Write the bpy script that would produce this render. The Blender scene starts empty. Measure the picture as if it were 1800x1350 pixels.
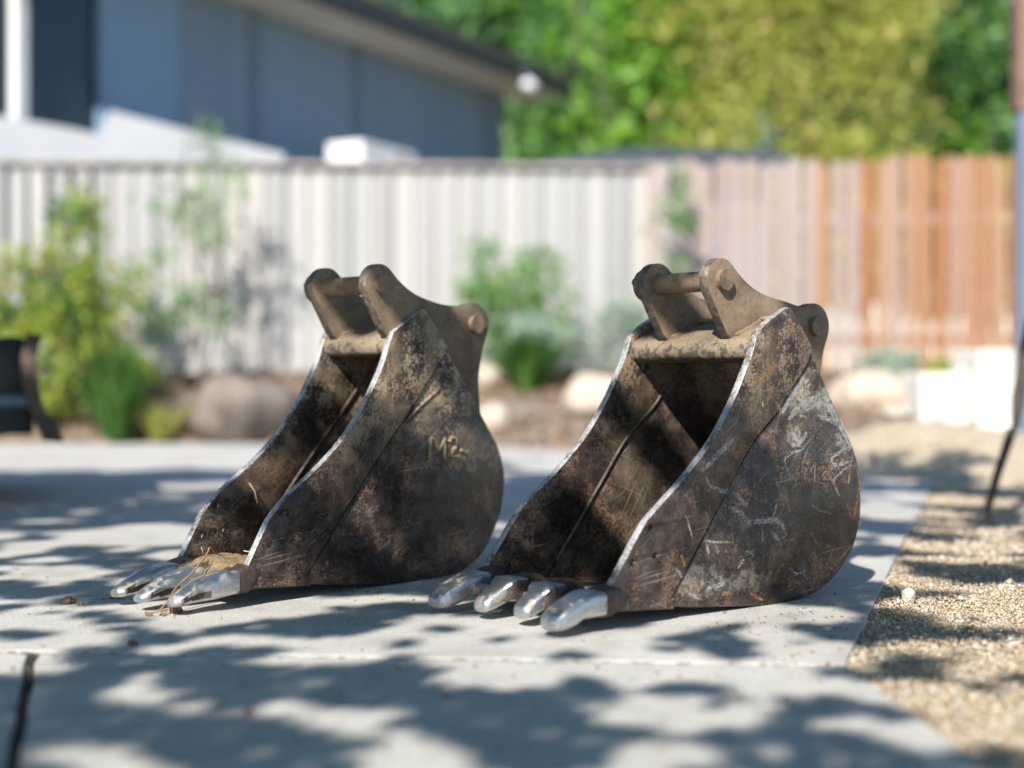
import bpy, bmesh, math, random
import numpy as np
from mathutils import Vector, Matrix
R_ = math.radians
random.seed(7); RNG = np.random.default_rng(7)
S = bpy.context.scene
C = S.collection

# ------------------------------------------------------------------ camera, light, exposure
CAMH = 0.42
cam_d = bpy.data.cameras.new('camera'); cam = bpy.data.objects.new('camera', cam_d); C.objects.link(cam)
cam_d.sensor_width = 36.0; cam_d.lens = 50.0; cam_d.clip_start = 0.05; cam_d.clip_end = 400
cam.location = (0, 0, CAMH); cam.rotation_euler = (R_(90 - 0.229), 0, 0)
cam_d.dof.use_dof = True; cam_d.dof.focus_distance = 2.66; cam_d.dof.aperture_fstop = 1.2
cam_d.dof.aperture_blades = 9
S.camera = cam

TR = Vector((0.43, 1.13, -1.0))            # the way sunlight travels
w = bpy.data.worlds.new('World'); S.world = w; w.use_nodes = True
wn = w.node_tree; sky = wn.nodes.new('ShaderNodeTexSky'); sky.sky_type = 'NISHITA'; sky.sun_disc = False
SUN_EL = math.atan2(1.0, math.hypot(TR.x, TR.y))
sky.sun_elevation = SUN_EL
sky.sun_rotation = math.atan2(-TR.x, -TR.y)
sky.air_density = 1.0; sky.dust_density = 0.0; sky.ozone_density = 4.0
wn.links.new(sky.outputs[0], wn.nodes['Background'].inputs['Color'])
wn.nodes['Background'].inputs['Strength'].default_value = 0.105
sun_d = bpy.data.lights.new('sun', 'SUN'); sun_d.energy = 5.0; sun_d.angle = R_(0.53); sun_d.color = (1.0, 0.955, 0.88)
sun = bpy.data.objects.new('sun', sun_d); C.objects.link(sun); sun.location = (-4, -8, 9)
sun.rotation_euler = TR.to_track_quat('-Z', 'Y').to_euler()
S.view_settings.view_transform = 'Standard'; S.view_settings.look = 'None'
S.view_settings.exposure = 0.80; S.view_settings.gamma = 1.0
try:
    S.cycles.use_denoising = True; S.cycles.max_bounces = 8; S.cycles.sample_clamp_indirect = 8
except Exception: pass

def W(u, v, Y):
    """a point of the place seen at photo position (u, v) and lying Y metres ahead"""
    return Vector(((u - 900) / 2500 * Y, Y, CAMH + (665 - v) / 2500 * Y))

# ------------------------------------------------------------------ node helpers
class NT:
    def __init__(s, name, rough=0.6, metal=0.0, spec=0.5):
        s.m = bpy.data.materials.new(name); s.m.use_nodes = True; s.t = s.m.node_tree
        s.b = s.t.nodes['Principled BSDF']; s.out = s.t.nodes['Material Output']
        s.set('Roughness', rough); s.set('Metallic', metal); s.set('Specular IOR Level', spec)
        s.tc = s.t.nodes.new('ShaderNodeTexCoord')
    def set(s, k, v): s.to(v, s.b.inputs[k])
    def to(s, v, sock):
        if isinstance(v, bpy.types.NodeSocket): s.t.links.new(v, sock)
        else:
            if isinstance(v, (tuple, list)) and len(v) == 3 and sock.type == 'RGBA': v = (*v, 1)
            sock.default_value = v
    def obj(s): return s.tc.outputs['Object']
    def node(s, typ, **kw):
        n = s.t.nodes.new(typ)
        for k, v in kw.items(): setattr(n, k, v)
        return n
    def map(s, vec, scale=(1, 1, 1), rot=(0, 0, 0), loc=(0, 0, 0)):
        n = s.node('ShaderNodeMapping'); s.to(vec, n.inputs[0])
        n.inputs['Scale'].default_value = scale; n.inputs['Rotation'].default_value = rot; n.inputs['Location'].default_value = loc
        return n.outputs[0]
    def noise(s, vec, scale, detail=4, rough=0.55, dist=0.0):
        n = s.node('ShaderNodeTexNoise'); s.to(vec, n.inputs['Vector'])
        n.inputs['Scale'].default_value = scale; n.inputs['Detail'].default_value = detail
        n.inputs['Roughness'].default_value = rough; n.inputs['Distortion'].default_value = dist
        return n.outputs['Fac']
    def voro(s, vec, scale, feature='F1', out='Distance'):
        n = s.node('ShaderNodeTexVoronoi', feature=feature); s.to(vec, n.inputs['Vector']); n.inputs['Scale'].default_value = scale
        return n.outputs[out]
    def step(s, v, a, b):
        n = s.node('ShaderNodeMapRange', interpolation_type='SMOOTHSTEP'); s.to(v, n.inputs[0])
        n.inputs[1].default_value = a; n.inputs[2].default_value = b
        return n.outputs[0]
    def math(s, op, a, b=0.0, c=0.0):
        n = s.node('ShaderNodeMath', operation=op); s.to(a, n.inputs[0]); s.to(b, n.inputs[1]); s.to(c, n.inputs[2])
        return n.outputs[0]
    def mul(s, a, b): return s.math('MULTIPLY', a, b)
    def add(s, a, b): return s.math('ADD', a, b)
    def mx(s, a, b): return s.math('MAXIMUM', a, b)
    def mix(s, f, a, b):
        n = s.node('ShaderNodeMix', data_type='RGBA'); s.to(f, n.inputs[0]); s.to(a, n.inputs[6]); s.to(b, n.inputs[7])
        return n.outputs[2]
    def ramp(s, f, stops):
        n = s.node('ShaderNodeValToRGB'); s.to(f, n.inputs[0]); e = n.color_ramp.elements
        while len(e) < len(stops): e.new(0.5)
        for q, (p, c) in zip(e, stops): q.position = p; q.color = (*c, 1) if len(c) == 3 else c
        return n.outputs[0]
    def xyz(s, v):
        n = s.node('ShaderNodeSeparateXYZ'); s.to(v, n.inputs[0]); return n.outputs
    def rnd(s): return s.node('ShaderNodeObjectInfo').outputs['Random']
    def island(s): return s.node('ShaderNodeNewGeometry').outputs['Random Per Island']
    def bump(s, h, strength=0.3, dist=0.01):
        n = s.node('ShaderNodeBump'); s.to(h, n.inputs['Height']); n.inputs['Strength'].default_value = strength
        n.inputs['Distance'].default_value = dist; s.t.links.new(n.outputs[0], s.b.inputs['Normal'])
    def blob(s, c, r, rot=0.0):
        """1 inside an ellipse of the X-Z plane, fading out"""
        o = s.map(s.obj(), loc=(-c[0], 0, -c[1]))
        n = s.node('ShaderNodeVectorRotate', rotation_type='Y_AXIS'); s.to(o, n.inputs['Vector']); n.inputs['Angle'].default_value = rot
        o = s.map(n.outputs[0], scale=(1 / r[0], 0, 1 / r[1]))
        l = s.node('ShaderNodeVectorMath', operation='LENGTH'); s.to(o, l.inputs[0])
        return s.step(l.outputs['Value'], 1.15, 0.35)
    def done(s, col=None):
        if col is not None: s.set('Base Color', col)
        return s.m

def simple(name, col, rough=0.6, metal=0.0, var=0.15, scale=12, bump=0.0):
    n = NT(name, rough, metal)
    f = n.noise(n.obj(), scale, 5)
    d = tuple(c * (1 - var * 1.6) for c in col); l = tuple(min(1, c * (1 + var * 1.6)) for c in col)
    if bump: n.bump(n.noise(n.obj(), scale * 4, 4), bump, 0.01)
    return n.done(n.ramp(f, [(0.3, d), (0.7, l)]))

def worn_steel(name, right):
    n = NT(name, 0.5, 0.35, 0.5); o = n.obj(); x, y, z = n.xyz(o)
    big = n.noise(o, 7, 4); mid = n.noise(o, 28, 6, 0.65); fine = n.noise(o, 160, 6, 0.7); grit = n.noise(o, 420, 3, 0.7)
    base = n.ramp(n.add(n.mul(big, .5), n.mul(mid, .5)), [(0.40, (0.022, 0.016, 0.014)), (0.5, (0.050, 0.037, 0.032)), (0.63, (0.120, 0.088, 0.073))])
    base = n.mix(n.mul(n.step(fine, .48, .70), .4), base, (0.21, 0.15, 0.118))
    # rust brown breaking through
    rust = n.mul(n.step(n.noise(o, 11, 6, .7), .49, .62), n.step(n.add(fine, n.mul(n.add(grit, -.5), .5)), .44, .56))
    base = n.mix(n.mul(rust, .62), base, (0.40, 0.24, 0.15))
    # dried tan mud on the upper plates, broken into spots, its tan lightened to strengthen sun patches
    hm = n.step(z, .22 if not right else .29, .40 if not right else .47)
    hm = n.mx(hm, n.mul(n.step(y, .15, .2), .25))
    spots = n.step(n.add(n.noise(o, 150, 5, .66), n.mul(n.add(n.noise(o, 14, 3), -.5), .9)), .50, .58)
    film = n.step(n.noise(o, 10, 4), .42, .62)
    base = n.mix(n.mul(n.mul(hm, .62 if right else 1.0), n.mx(n.mul(spots, .8), n.mul(film, .42))), base, (0.52, 0.39, 0.245))
    # fine scratches in three directions
    sc = None
    for a, sx, sz, thr in ((.62, 7, 330, .675), (-.35, 9, 360, .70), (1.0, 9, 300, .70), (.12, 6, 340, .675)):
        v = n.node('ShaderNodeVectorRotate', rotation_type='Y_AXIS'); n.to(o, v.inputs['Vector']); v.inputs['Angle'].default_value = a
        k = n.step(n.noise(n.map(v.outputs[0], scale=(sx, 40, sz), loc=(a * 9, 0, 3 * a)), 1, 2, .4, .25), thr, thr + .05)
        sc = k if sc is None else n.mx(sc, k)
    scm = n.step(n.noise(o, 9, 3), .42, .62)
    base = n.mix(n.mul(n.mul(sc, scm), .5), base, (0.52, 0.44, 0.37))
    spk = n.step(n.noise(o, 330, 2, .5), .66, .71)
    base = n.mix(n.mul(spk, n.add(.12, n.mul(scm, .5))), base, (0.55, 0.44, 0.35))
    if right:
        # pale film of dried lime and clay on the upper back of the near plate
        yn = n.step(y, .02, .01); st_ = n.noise(n.map(o, scale=(60, 10, 60)), 1, 6, .75, 1.0); k = None
        for c, r in (((.115, .385), (.055, .075)), ((.19, .375), (.07, .055)), ((.245, .30), (.05, .05)), ((.10, .31), (.035, .04)), ((-.17, .06), (.13, .05)), ((-.05, .05), (.12, .04))):
            q = n.mul(n.step(n.add(st_, n.mul(n.add(n.blob(c, r), -1), .45)), .40, .60), .7 if c[1] > .2 else .3); k = q if k is None else n.mx(k, q)
        base = n.mix(n.mul(k, yn), base, n.mix(fine, (0.30, 0.27, 0.22), (0.66, 0.61, 0.52)))
    if not right:
        # chalky rub marks
        v = n.node('ShaderNodeVectorRotate', rotation_type='Y_AXIS'); n.to(o, v.inputs['Vector']); v.inputs['Angle'].default_value = .45
        t = n.noise(n.map(v.outputs[0], scale=(24, 10, 120)), 1, 5, .6, 1.4); k = None
        for c, r in (((-.06, .15), (.09, .05)), ((-.2, .11), (.09, .04)), ((.02, .08), (.12, .05)), ((.23, .07), (.08, .05))):
            q = n.step(n.add(t, n.mul(n.add(n.blob(c, r), -1), .5)), .54, .64); k = q if k is None else n.mx(k, q)
        base = n.mix(n.mul(k, .5), base, (0.38, 0.34, 0.29))
    n.set('Roughness', n.add(n.mul(n.mul(hm, .3), 1), n.add(n.mul(mid, .35), .15)))
    n.bump(n.add(n.mul(fine, .6), n.add(n.mul(mid, .8), n.mul(sc, -.25))), .28, .003)
    return n.done(base)

def ear_paint():
    n = NT('dusty_brown_paint', 0.75, 0.0, 0.3); o = n.obj()
    a = n.noise(o, 18, 5, .6); f = n.noise(o, 150, 5, .7)
    c = n.ramp(n.add(n.mul(a, .6), n.mul(f, .4)), [(.34, (0.10, 0.072, 0.050)), (.5, (0.205, 0.148, 0.100)), (.64, (0.28, 0.205, 0.14))])
    c = n.mix(n.mul(n.step(n.noise(o, 45, 5, .7), .60, .72), .35), c, (0.06, 0.047, 0.038))
    n.bump(f, .25, .002); return n.done(c)

def chipped(name):
    n = NT(name, 0.6, 0.2); o = n.obj(); f = n.noise(o, 60, 6, .7); g = n.noise(o, 190, 4, .7)
    c = n.ramp(f, [(.36, (0.06, 0.048, 0.04)), (.50, (0.13, 0.10, 0.075)), (.60, (0.21, 0.16, 0.115)), (.70, (0.32, 0.29, 0.25))])
    c = n.mix(n.mul(n.step(g, .58, .68), .6), c, (0.06, 0.05, 0.042))
    n.bump(f, .5, .004); return n.done(c)

def polished(name, dirt=.5, col=(0.66, 0.65, 0.64)):
    n = NT(name, 0.24, 1.0); o = n.obj(); f = n.noise(o, 45, 5, .6); g = n.noise(o, 260, 4, .7)
    d = n.mul(n.step(f, .53, .66), dirt)
    c = n.mix(d, col, (0.20, 0.14, 0.10)); c = n.mix(n.mul(n.step(g, .56, .7), .35), c, (0.30, 0.28, 0.26))
    n.set('Metallic', n.add(1.0, n.mul(d, -.8))); n.set('Roughness', n.add(n.mul(f, .25), n.add(.27, n.mul(d, .4))))
    ln = n.noise(n.map(o, scale=(40, 260, 260)), 1, 3, .6); c = n.mix(n.mul(n.step(ln, .58, .66), .4), c, (0.26, 0.24, 0.22))
    n.bump(n.add(n.mul(ln, .5), n.add(n.mul(g, .5), f)), .35, .003); return n.done(c)

M = {}
M['steel_r'] = worn_steel('worn_steel_smeared', True)
M['steel_l'] = worn_steel('worn_steel_muddy', False)
M['ear'] = ear_paint(); M['ear_edge'] = chipped('chipped_paint_edge')

def beam_paint():
    n = NT('worn_beam_paint', .6, .1); o = n.obj(); z = n.xyz(o)[2]; f = n.noise(o, 55, 6, .7); g = n.noise(o, 190, 4, .7); big = n.noise(o, 12, 3)
    c = n.ramp(n.add(n.mul(big, .5), n.mul(g, .5)), [(.36, (0.12, 0.088, 0.06)), (.5, (0.22, 0.165, 0.11)), (.65, (0.30, 0.24, 0.17))])
    k = n.step(n.add(f, n.mul(n.step(z, .497, .466), .11)), .575, .63)
    c = n.mix(n.mul(k, .8), c, (0.045, 0.042, 0.042)); n.bump(n.add(f, n.mul(g, .4)), .3, .003); return n.done(c)
M['beam'] = beam_paint() 
M['polish'] = polished('polished_steel', .75, (0.60, 0.595, 0.59)); 
def rubbed():
    n = NT('rubbed_steel_edge', .42, .4, .6); o = n.obj(); f = n.add(n.mul(n.noise(o, 160, 4, .65), .5), n.mul(n.noise(o, 18, 3), .5))
    return n.done(n.ramp(f, [(.41, (0.12, 0.10, 0.088)), (.48, (0.34, 0.335, 0.33)), (.58, (0.54, 0.545, 0.56))]))  # bare rubbed rim; the pale tone also paints in the reflected sky
M['edge'] = rubbed()
M['adapter'] = simple('brown_cast_steel', (0.085, 0.060, 0.048), .5, .3, .3, 60, .4)
M['groove'] = simple('groove_shade', (0.022, 0.017, 0.014), .95, 0, .2, 60)  # near-black colour paints the shade inside the gap between the plates
M['weld'] = simple('weld_metal', (0.13, 0.105, 0.085), .5, .4, .3, 90, .4)
M['letter'] = simple('mud_filled_weld', (0.29, 0.225, 0.14), .7, .0, .25, 120, .4)
def soil_mat():
    n = NT('dry_soil', .95, 0, .1); o = n.obj(); f = n.noise(o, 60, 6, .7); g = n.noise(o, 400, 3, .6)
    n.bump(n.add(f, g), .8, .01)
    return n.done(n.ramp(n.add(n.mul(f, .6), n.mul(g, .4)), [(.35, (0.15, 0.095, 0.05)), (.52, (0.34, 0.25, 0.15)), (.68, (0.50, 0.40, 0.27))]))
M['soil'] = soil_mat()
def dry_paint(name, c0, c1, cover):
    n = NT(name, .75, 0, .3); uv = n.tc.outputs['UV']; u, v, _ = n.xyz(uv); o = n.obj()
    st = n.noise(n.map(uv, scale=(3.2, 8, 1)), 1, 6, .7, .6); gr = n.noise(o, 260, 4, .7); big = n.noise(o, 70, 3)
    edge = n.math('ABSOLUTE', n.add(v, -.5)); e = n.math('SUBTRACT', 1.0, n.step(edge, .18, .52))
    k = n.add(n.mul(st, .85), n.add(n.mul(gr, .45), n.add(n.mul(big, .35), n.mul(e, .30))))
    al = n.mul(n.step(k, cover, cover + .26), .75)
    n.set('Alpha', al); return n.done(n.mix(gr, c0, c1))
M['paint_white'] = dry_paint('scuffed_white_paint', (0.28, 0.28, 0.26), (0.66, 0.65, 0.61), .99)
M['paint_orange'] = dry_paint('scuffed_orange_paint', (0.30, 0.14, 0.045), (0.50, 0.28, 0.11), .99)
M['clod'] = simple('soil_clod', (0.20, 0.125, 0.065), .95, 0, .35, 90, .8)
M['twig'] = simple('dry_root', (0.24, 0.14, 0.08), .8, 0, .2, 60)
M['straw'] = simple('pale_straw', (0.50, 0.38, 0.20), .8, 0, .2, 60)
def concrete():
    n = NT('concrete', .85, 0, .3); o = n.obj()
    a = n.noise(o, 1.3, 4); b = n.noise(o, 9, 6, .65); f = n.noise(o, 110, 5, .75); g = n.voro(n.map(o, scale=(1, 1, .3)), 230)
    c = n.ramp(n.add(n.mul(a, .35), n.add(n.mul(b, .35), n.mul(f, .3))), [(.36, (0.32, 0.308, 0.285)), (.5, (0.45, 0.436, 0.408)), (.64, (0.55, 0.534, 0.50))])
    c = n.mix(n.mul(n.step(n.noise(o, 62, 3, .6), .66, .72), .5), c, (0.13, 0.125, 0.12))
    c = n.mix(n.mul(n.step(n.noise(n.map(o, loc=(5, 2, 0)), 95, 2, .5), .70, .735), .7), c, (0.62, 0.60, 0.56))
    c = n.mix(n.mul(n.step(b, .56, .7), .25), c, (0.36, 0.30, 0.21))
    stn = n.step(n.noise(n.map(o, loc=(3, 1, 0)), 3.2, 6, .7, .8), .52, .66); c = n.mix(n.mul(stn, .32), c, (0.25, 0.225, 0.19))
    pit = n.step(n.noise(o, 240, 3, .6), .60, .68); c = n.mix(n.mul(pit, .55), c, (0.17, 0.165, 0.16))
    c = n.mix(n.mul(n.step(n.noise(n.map(o, loc=(1, 7, 0)), 330, 2, .5), .60, .70), .5), c, (0.60, 0.59, 0.56))
    n.bump(n.add(n.mul(pit, -.6), n.add(n.mul(f, .8), n.mul(g, .6))), .5, .005); return n.done(c)
M['concrete'] = concrete()
def ground_mat():
    n = NT('sandy_ground', .95, 0, .1); o = n.obj(); f = n.noise(o, 9, 6, .7); v = n.voro(o, 95, out='Color'); d = n.voro(o, 95)
    h = n.xyz(v)[0]
    c = n.ramp(h, [(.0, (0.30, 0.225, 0.14)), (.35, (0.43, 0.345, 0.23)), (.7, (0.52, 0.445, 0.33)), (1., (0.60, 0.55, 0.46))])
    c = n.mix(n.mul(n.step(f, .45, .7), .4), c, (0.33, 0.24, 0.14))
    n.bump(n.add(n.mul(d, -1), n.mul(f, .6)), .8, .01); return n.done(c)
M['sand'] = ground_mat()
def stones_mat():
    n = NT('gravel_stone', .8, 0, .3); r = n.island(); f = n.noise(n.obj(), 160, 3)
    c = n.ramp(r, [(.0, (0.33, 0.235, 0.14)), (.2, (0.45, 0.345, 0.22)), (.42, (0.53, 0.435, 0.31)), (.62, (0.58, 0.51, 0.40)), (.8, (0.62, 0.58, 0.51)), (.9, (0.24, 0.19, 0.16)), (.96, (0.42, 0.28, 0.20)), (1, (0.70, 0.68, 0.63))])
    return n.done(n.mix(n.mul(f, .25), c, (0.35, 0.27, 0.17)))
M['stones'] = stones_mat()
M['mulch'] = simple('bark_mulch', (0.19, 0.145, 0.105), .95, 0, .4, 30, .8)
def boulder(name, a, b):
    n = NT(name, .9, 0, .2); o = n.obj(); f = n.noise(o, 4, 6, .65); g = n.noise(o, 26, 5, .7); n.bump(n.add(f, g), .7, .03)
    return n.done(n.ramp(n.add(n.mul(f, .6), n.mul(g, .4)), [(.35, a), (.62, b)]))
M['rock_grey'] = boulder('brown_grey_rock', (0.10, 0.078, 0.066), (0.30, 0.25, 0.21))
M['rock_pale'] = boulder('pale_rock', (0.42, 0.32, 0.24), (0.66, 0.56, 0.46))
M['lime'] = boulder('white_limestone', (0.62, 0.58, 0.51), (0.78, 0.75, 0.69))
def wood(name, stops, rough=.85):
    n = NT(name, rough, 0, .2); o = n.obj(); r = n.rnd()
    v = n.map(o, scale=(40, 40, 1.6)); g = n.noise(v, 1, 5, .6, .6)
    c = n.ramp(n.add(n.mul(r, .75), n.mul(g, .25)), stops)
    c = n.mix(n.mul(n.step(n.noise(n.map(o, scale=(6, 6, .8)), 1, 4), .5, .75), .4), c, tuple(q * .55 for q in stops[0][1]))
    n.bump(g, .3, .004); return n.done(c)
M['paling_grey'] = wood('weathered_paling', [(.1, (0.27, 0.268, 0.265)), (.3, (0.34, 0.333, 0.325)), (.6, (0.40, 0.388, 0.375)), (.9, (0.43, 0.395, 0.365))])
M['paling_red'] = wood('cedar_paling', [(.05, (0.24, 0.10, 0.05)), (.25, (0.32, 0.15, 0.075)), (.5, (0.34, 0.20, 0.13)), (.7, (0.32, 0.215, 0.175)), (.92, (0.37, 0.205, 0.08))])
M['paling_pink'] = wood('haze_pale_paling', [(.05, (0.31, 0.22, 0.19)), (.4, (0.35, 0.285, 0.26)), (.7, (0.34, 0.295, 0.285)), (.95, (0.36, 0.27, 0.215))])
M['rail'] = simple('grey_rail', (0.30, 0.27, 0.25), .85, 0, .2, 8)
M['board'] = simple('blue_grey_weatherboard', (0.19, 0.26, 0.345), .6, 0, .06, 3)
M['panel'] = simple('blue_grey_panel', (0.19, 0.30, 0.43), .6, 0, .05, 2)
M['trim'] = simple('dark_trim', (0.125, 0.175, 0.245), .6, 0, .05, 2)
M['soffit'] = simple('pale_soffit', (0.66, 0.63, 0.58), .7, 0, .05, 2)
M['gutter'] = simple('dark_gutter', (0.022, 0.030, 0.038), .45, 0, .1, 4)
M['tile'] = simple('grey_roof_tile', (0.17, 0.145, 0.135), .8, 0, .25, 6)
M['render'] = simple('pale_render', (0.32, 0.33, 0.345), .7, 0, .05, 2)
M['white'] = simple('white_paint', (0.78, 0.78, 0.77), .55, 0, .03, 3)
M['shed'] = simple('dark_sheet_roof', (0.055, 0.065, 0.08), .5, 0, .15, 3)
g_ = NT('window_glass', .04, 0, .6); M['glass'] = g_.done((0.012, 0.02, 0.026))
M['post_wood'] = simple('brown_timber', (0.20, 0.12, 0.085), .8, 0, .2, 9)
M['post_steel'] = simple('grey_blue_steel', (0.16, 0.20, 0.27), .5, .2, .08, 9)
M['machine'] = simple('black_machine_steel', (0.018, 0.022, 0.026), .42, .2, .3, 14)
M['machine_rust'] = simple('rusty_blade_edge', (0.095, 0.058, 0.045), .7, .1, .3, 30, .3)
M['rubber'] = simple('black_rubber', (0.015, 0.015, 0.016), .8, 0, .3, 20)
M['bar'] = simple('rusty_dark_bar', (0.060, 0.045, 0.036), .6, .3, .3, 50, .3)
def leafmat(name, stops, transl=.48):
    n = NT(name, .5, 0, .35); c = n.ramp(n.island(), stops); n.set('Base Color', c)
    tr = n.node('ShaderNodeBsdfTranslucent'); n.to(c, tr.inputs['Color'])
    mx = n.node('ShaderNodeMixShader'); mx.inputs[0].default_value = transl
    n.t.links.new(n.b.outputs[0], mx.inputs[1]); n.t.links.new(tr.outputs[0], mx.inputs[2]); n.t.links.new(mx.outputs[0], n.out.inputs['Surface'])
    return n.m
M['leaf_dark'] = leafmat('dark_green_leaf', [(0, (0.04, 0.12, 0.04)), (.5, (0.11, 0.25, 0.08)), (1, (0.22, 0.40, 0.13))])
M['leaf_lime'] = leafmat('lime_leaf', [(0, (0.11, 0.26, 0.02)), (.5, (0.19, 0.40, 0.04)), (1, (0.30, 0.52, 0.08))])
M['leaf_olive'] = leafmat('olive_bamboo_leaf', [(0, (0.27, 0.32, 0.05)), (.4, (0.45, 0.49, 0.09)), (.75, (0.56, 0.55, 0.14)), (1, (0.62, 0.51, 0.23))])
M['leaf_shrub'] = leafmat('yellow_green_leaf', [(0, (0.14, 0.24, 0.04)), (.4, (0.34, 0.46, 0.07)), (.85, (0.56, 0.60, 0.11)), (.95, (0.46, 0.26, 0.08)), (1, (0.50, 0.27, 0.09))])
M['leaf_grey'] = leafmat('grey_green_leaf', [(0, (0.13, 0.25, 0.09)), (.6, (0.24, 0.40, 0.16)), (1, (0.38, 0.52, 0.26))])
M['leaf_silver'] = leafmat('silver_leaf', [(0, (0.30, 0.40, 0.31)), (.6, (0.42, 0.52, 0.42)), (1, (0.54, 0.62, 0.50))])
M['leaf_grass'] = leafmat('strap_leaf', [(0, (0.045, 0.12, 0.025)), (.6, (0.10, 0.23, 0.05)), (1, (0.21, 0.35, 0.08))])
M['bark'] = simple('bark', (0.13, 0.10, 0.075), .9, 0, .3, 12, .6)

# ------------------------------------------------------------------ object helpers
def tag(o, label=None, cat=None, group=None, kind=None):
    if label: o['label'] = label
    if cat: o['category'] = cat
    if group: o['group'] = group
    if kind: o['kind'] = kind
    return o
def empty(name, loc=(0, 0, 0), rz=0.0, **kw):
    o = bpy.data.objects.new(name, None); C.objects.link(o); o.location = loc; o.rotation_euler = (0, 0, rz); o.empty_display_size = .1
    return tag(o, **kw)
def link(name, me, mats, parent=None, loc=None, **kw):
    o = bpy.data.objects.new(name, me); C.objects.link(o)
    if not isinstance(mats, (list, tuple)): mats = [mats]
    if not me.materials:
        for m in mats: me.materials.append(m)
    if parent: o.parent = parent
    if loc is not None: o.location = loc
    return tag(o, **kw)
def mesh(verts, faces, smooth=None, name='m'):
    me = bpy.data.meshes.new(name); me.from_pydata([tuple(v) for v in verts], [], faces); 
    bm = bmesh.new(); bm.from_mesh(me); bmesh.ops.recalc_face_normals(bm, faces=bm.faces); bm.to_mesh(me); bm.free()
    if smooth is not None:
        me.polygons.foreach_set('use_smooth', [True] * len(me.polygons)); me.set_sharp_from_angle(angle=R_(smooth))
    return me
def box_me(sx, sy, sz, bev=0.0, c=(0, 0, 0)):
    bm = bmesh.new(); bmesh.ops.create_cube(bm, size=1)
    for v in bm.verts: v.co = Vector((v.co.x * sx + c[0], v.co.y * sy + c[1], v.co.z * sz + c[2]))
    if bev: bmesh.ops.bevel(bm, geom=bm.edges[:], offset=bev, segments=2, profile=.6, affect='EDGES')
    me = bpy.data.meshes.new('m'); bm.to_mesh(me); bm.free(); return me
def join_me(ms):
    bm = bmesh.new()
    for m in ms: bm.from_mesh(m)
    me = bpy.data.meshes.new('m'); bm.to_mesh(me); bm.free(); return me
def cr(pts, n=6):
    """smooth open curve through points"""
    p = [Vector(q) for q in pts]; out = []
    for i in range(len(p) - 1):
        a = p[i - 1] if i else p[i] * 2 - p[i + 1]; b, c = p[i], p[i + 1]; d = p[i + 2] if i + 2 < len(p) else c * 2 - b
        for k in range(n):
            t = k / n
            out.append(.5 * ((2 * b) + (c - a) * t + (2 * a - 5 * b + 4 * c - d) * t * t + (3 * b - a - 3 * c + d) * t ** 3))
    out.append(p[-1]); return out
def tube(path, r, seg=10, cap=True):
    path = [Vector(p) for p in path]; rs = r if isinstance(r, (list, tuple)) else [r] * len(path)
    V, F = [], []; up = Vector((0, 0, 1))
    for i, p in enumerate(path):
        d = (path[min(i + 1, len(path) - 1)] - path[max(i - 1, 0)]).normalized()
        a = d.cross(up if abs(d.z) < .95 else Vector((1, 0, 0))).normalized(); b = d.cross(a)
        for k in range(seg):
            t = 2 * math.pi * k / seg; V.append(p + (a * math.cos(t) + b * math.sin(t)) * rs[i])
    for i in range(len(path) - 1):
        for k in range(seg): F.append((i * seg + k, i * seg + (k + 1) % seg, (i + 1) * seg + (k + 1) % seg, (i + 1) * seg + k))
    if cap: F.append(tuple(range(seg))); F.append(tuple(range((len(path) - 1) * seg, len(path) * seg)))
    return mesh(V, F, 40)
def loft(rings, smooth=35):
    n = len(rings[0]); V = [v for r in rings for v in r]; F = []
    for i in range(len(rings) - 1):
        for k in range(n): F.append((i * n + k, i * n + (k + 1) % n, (i + 1) * n + (k + 1) % n, (i + 1) * n + k))
    F.append(tuple(range(n))); F.append(tuple(range((len(rings) - 1) * n, len(rings) * n)))
    return mesh(V, F, smooth)
def plate(outline, y0, y1, holes=(), bev=.0012):
    """flat plate: outline in (x, z), from y0 to y1, rounded edges, drilled holes"""
    cu = bpy.data.curves.new('c', 'CURVE'); cu.dimensions = '2D'; cu.fill_mode = 'BOTH'
    t = y1 - y0; cu.extrude = max(t / 2 - bev, 1e-5); cu.bevel_depth = bev; cu.bevel_resolution = 1; cu.offset = -bev if bev > .0005 else 0
    loops = [outline] + [[(hx + r * math.cos(a * math.pi / 8), hz + r * math.sin(a * math.pi / 8)) for a in range(16)] for hx, hz, r in holes]
    for lp in loops:
        sp = cu.splines.new('POLY'); sp.points.add(len(lp) - 1); sp.use_cyclic_u = True
        for q, p in zip(sp.points, lp): q.co = (p[0], p[1], 0, 1)
    ob = bpy.data.objects.new('c', cu); C.objects.link(ob)
    dg = bpy.context.evaluated_depsgraph_get(); me = bpy.data.meshes.new_from_object(ob.evaluated_get(dg))
    bpy.data.objects.remove(ob); bpy.data.curves.remove(cu)
    me.materials.clear()
    yc = (y0 + y1) / 2
    bm = bmesh.new(); bm.from_mesh(me); bmesh.ops.remove_doubles(bm, verts=bm.verts, dist=1e-5)
    for v in bm.verts: v.co = Vector((v.co.x, yc + v.co.z, v.co.y))
    bmesh.ops.recalc_face_normals(bm, faces=bm.faces); bm.normal_update()
    tot = sum(f.calc_area() * (f.calc_center_median().x * f.normal.x + f.calc_center_median().z * f.normal.z) for f in bm.faces if abs(f.normal.y) < .5)
    fl = []
    for f in bm.faces:
        if abs(f.normal.y) > .97: bad = f.normal.y * (f.calc_center_median().y - yc) < 0
        else: bad = tot < 0
        if bad: fl.append(f)
    bmesh.ops.reverse_faces(bm, faces=fl); bm.to_mesh(me); bm.free()
    me.polygons.foreach_set('use_smooth', [True] * len(me.polygons)); me.set_sharp_from_angle(angle=R_(38))
    return me
def facemat(me, fn):
    for p in me.polygons: p.material_index = fn(p.center, p.normal)
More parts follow.
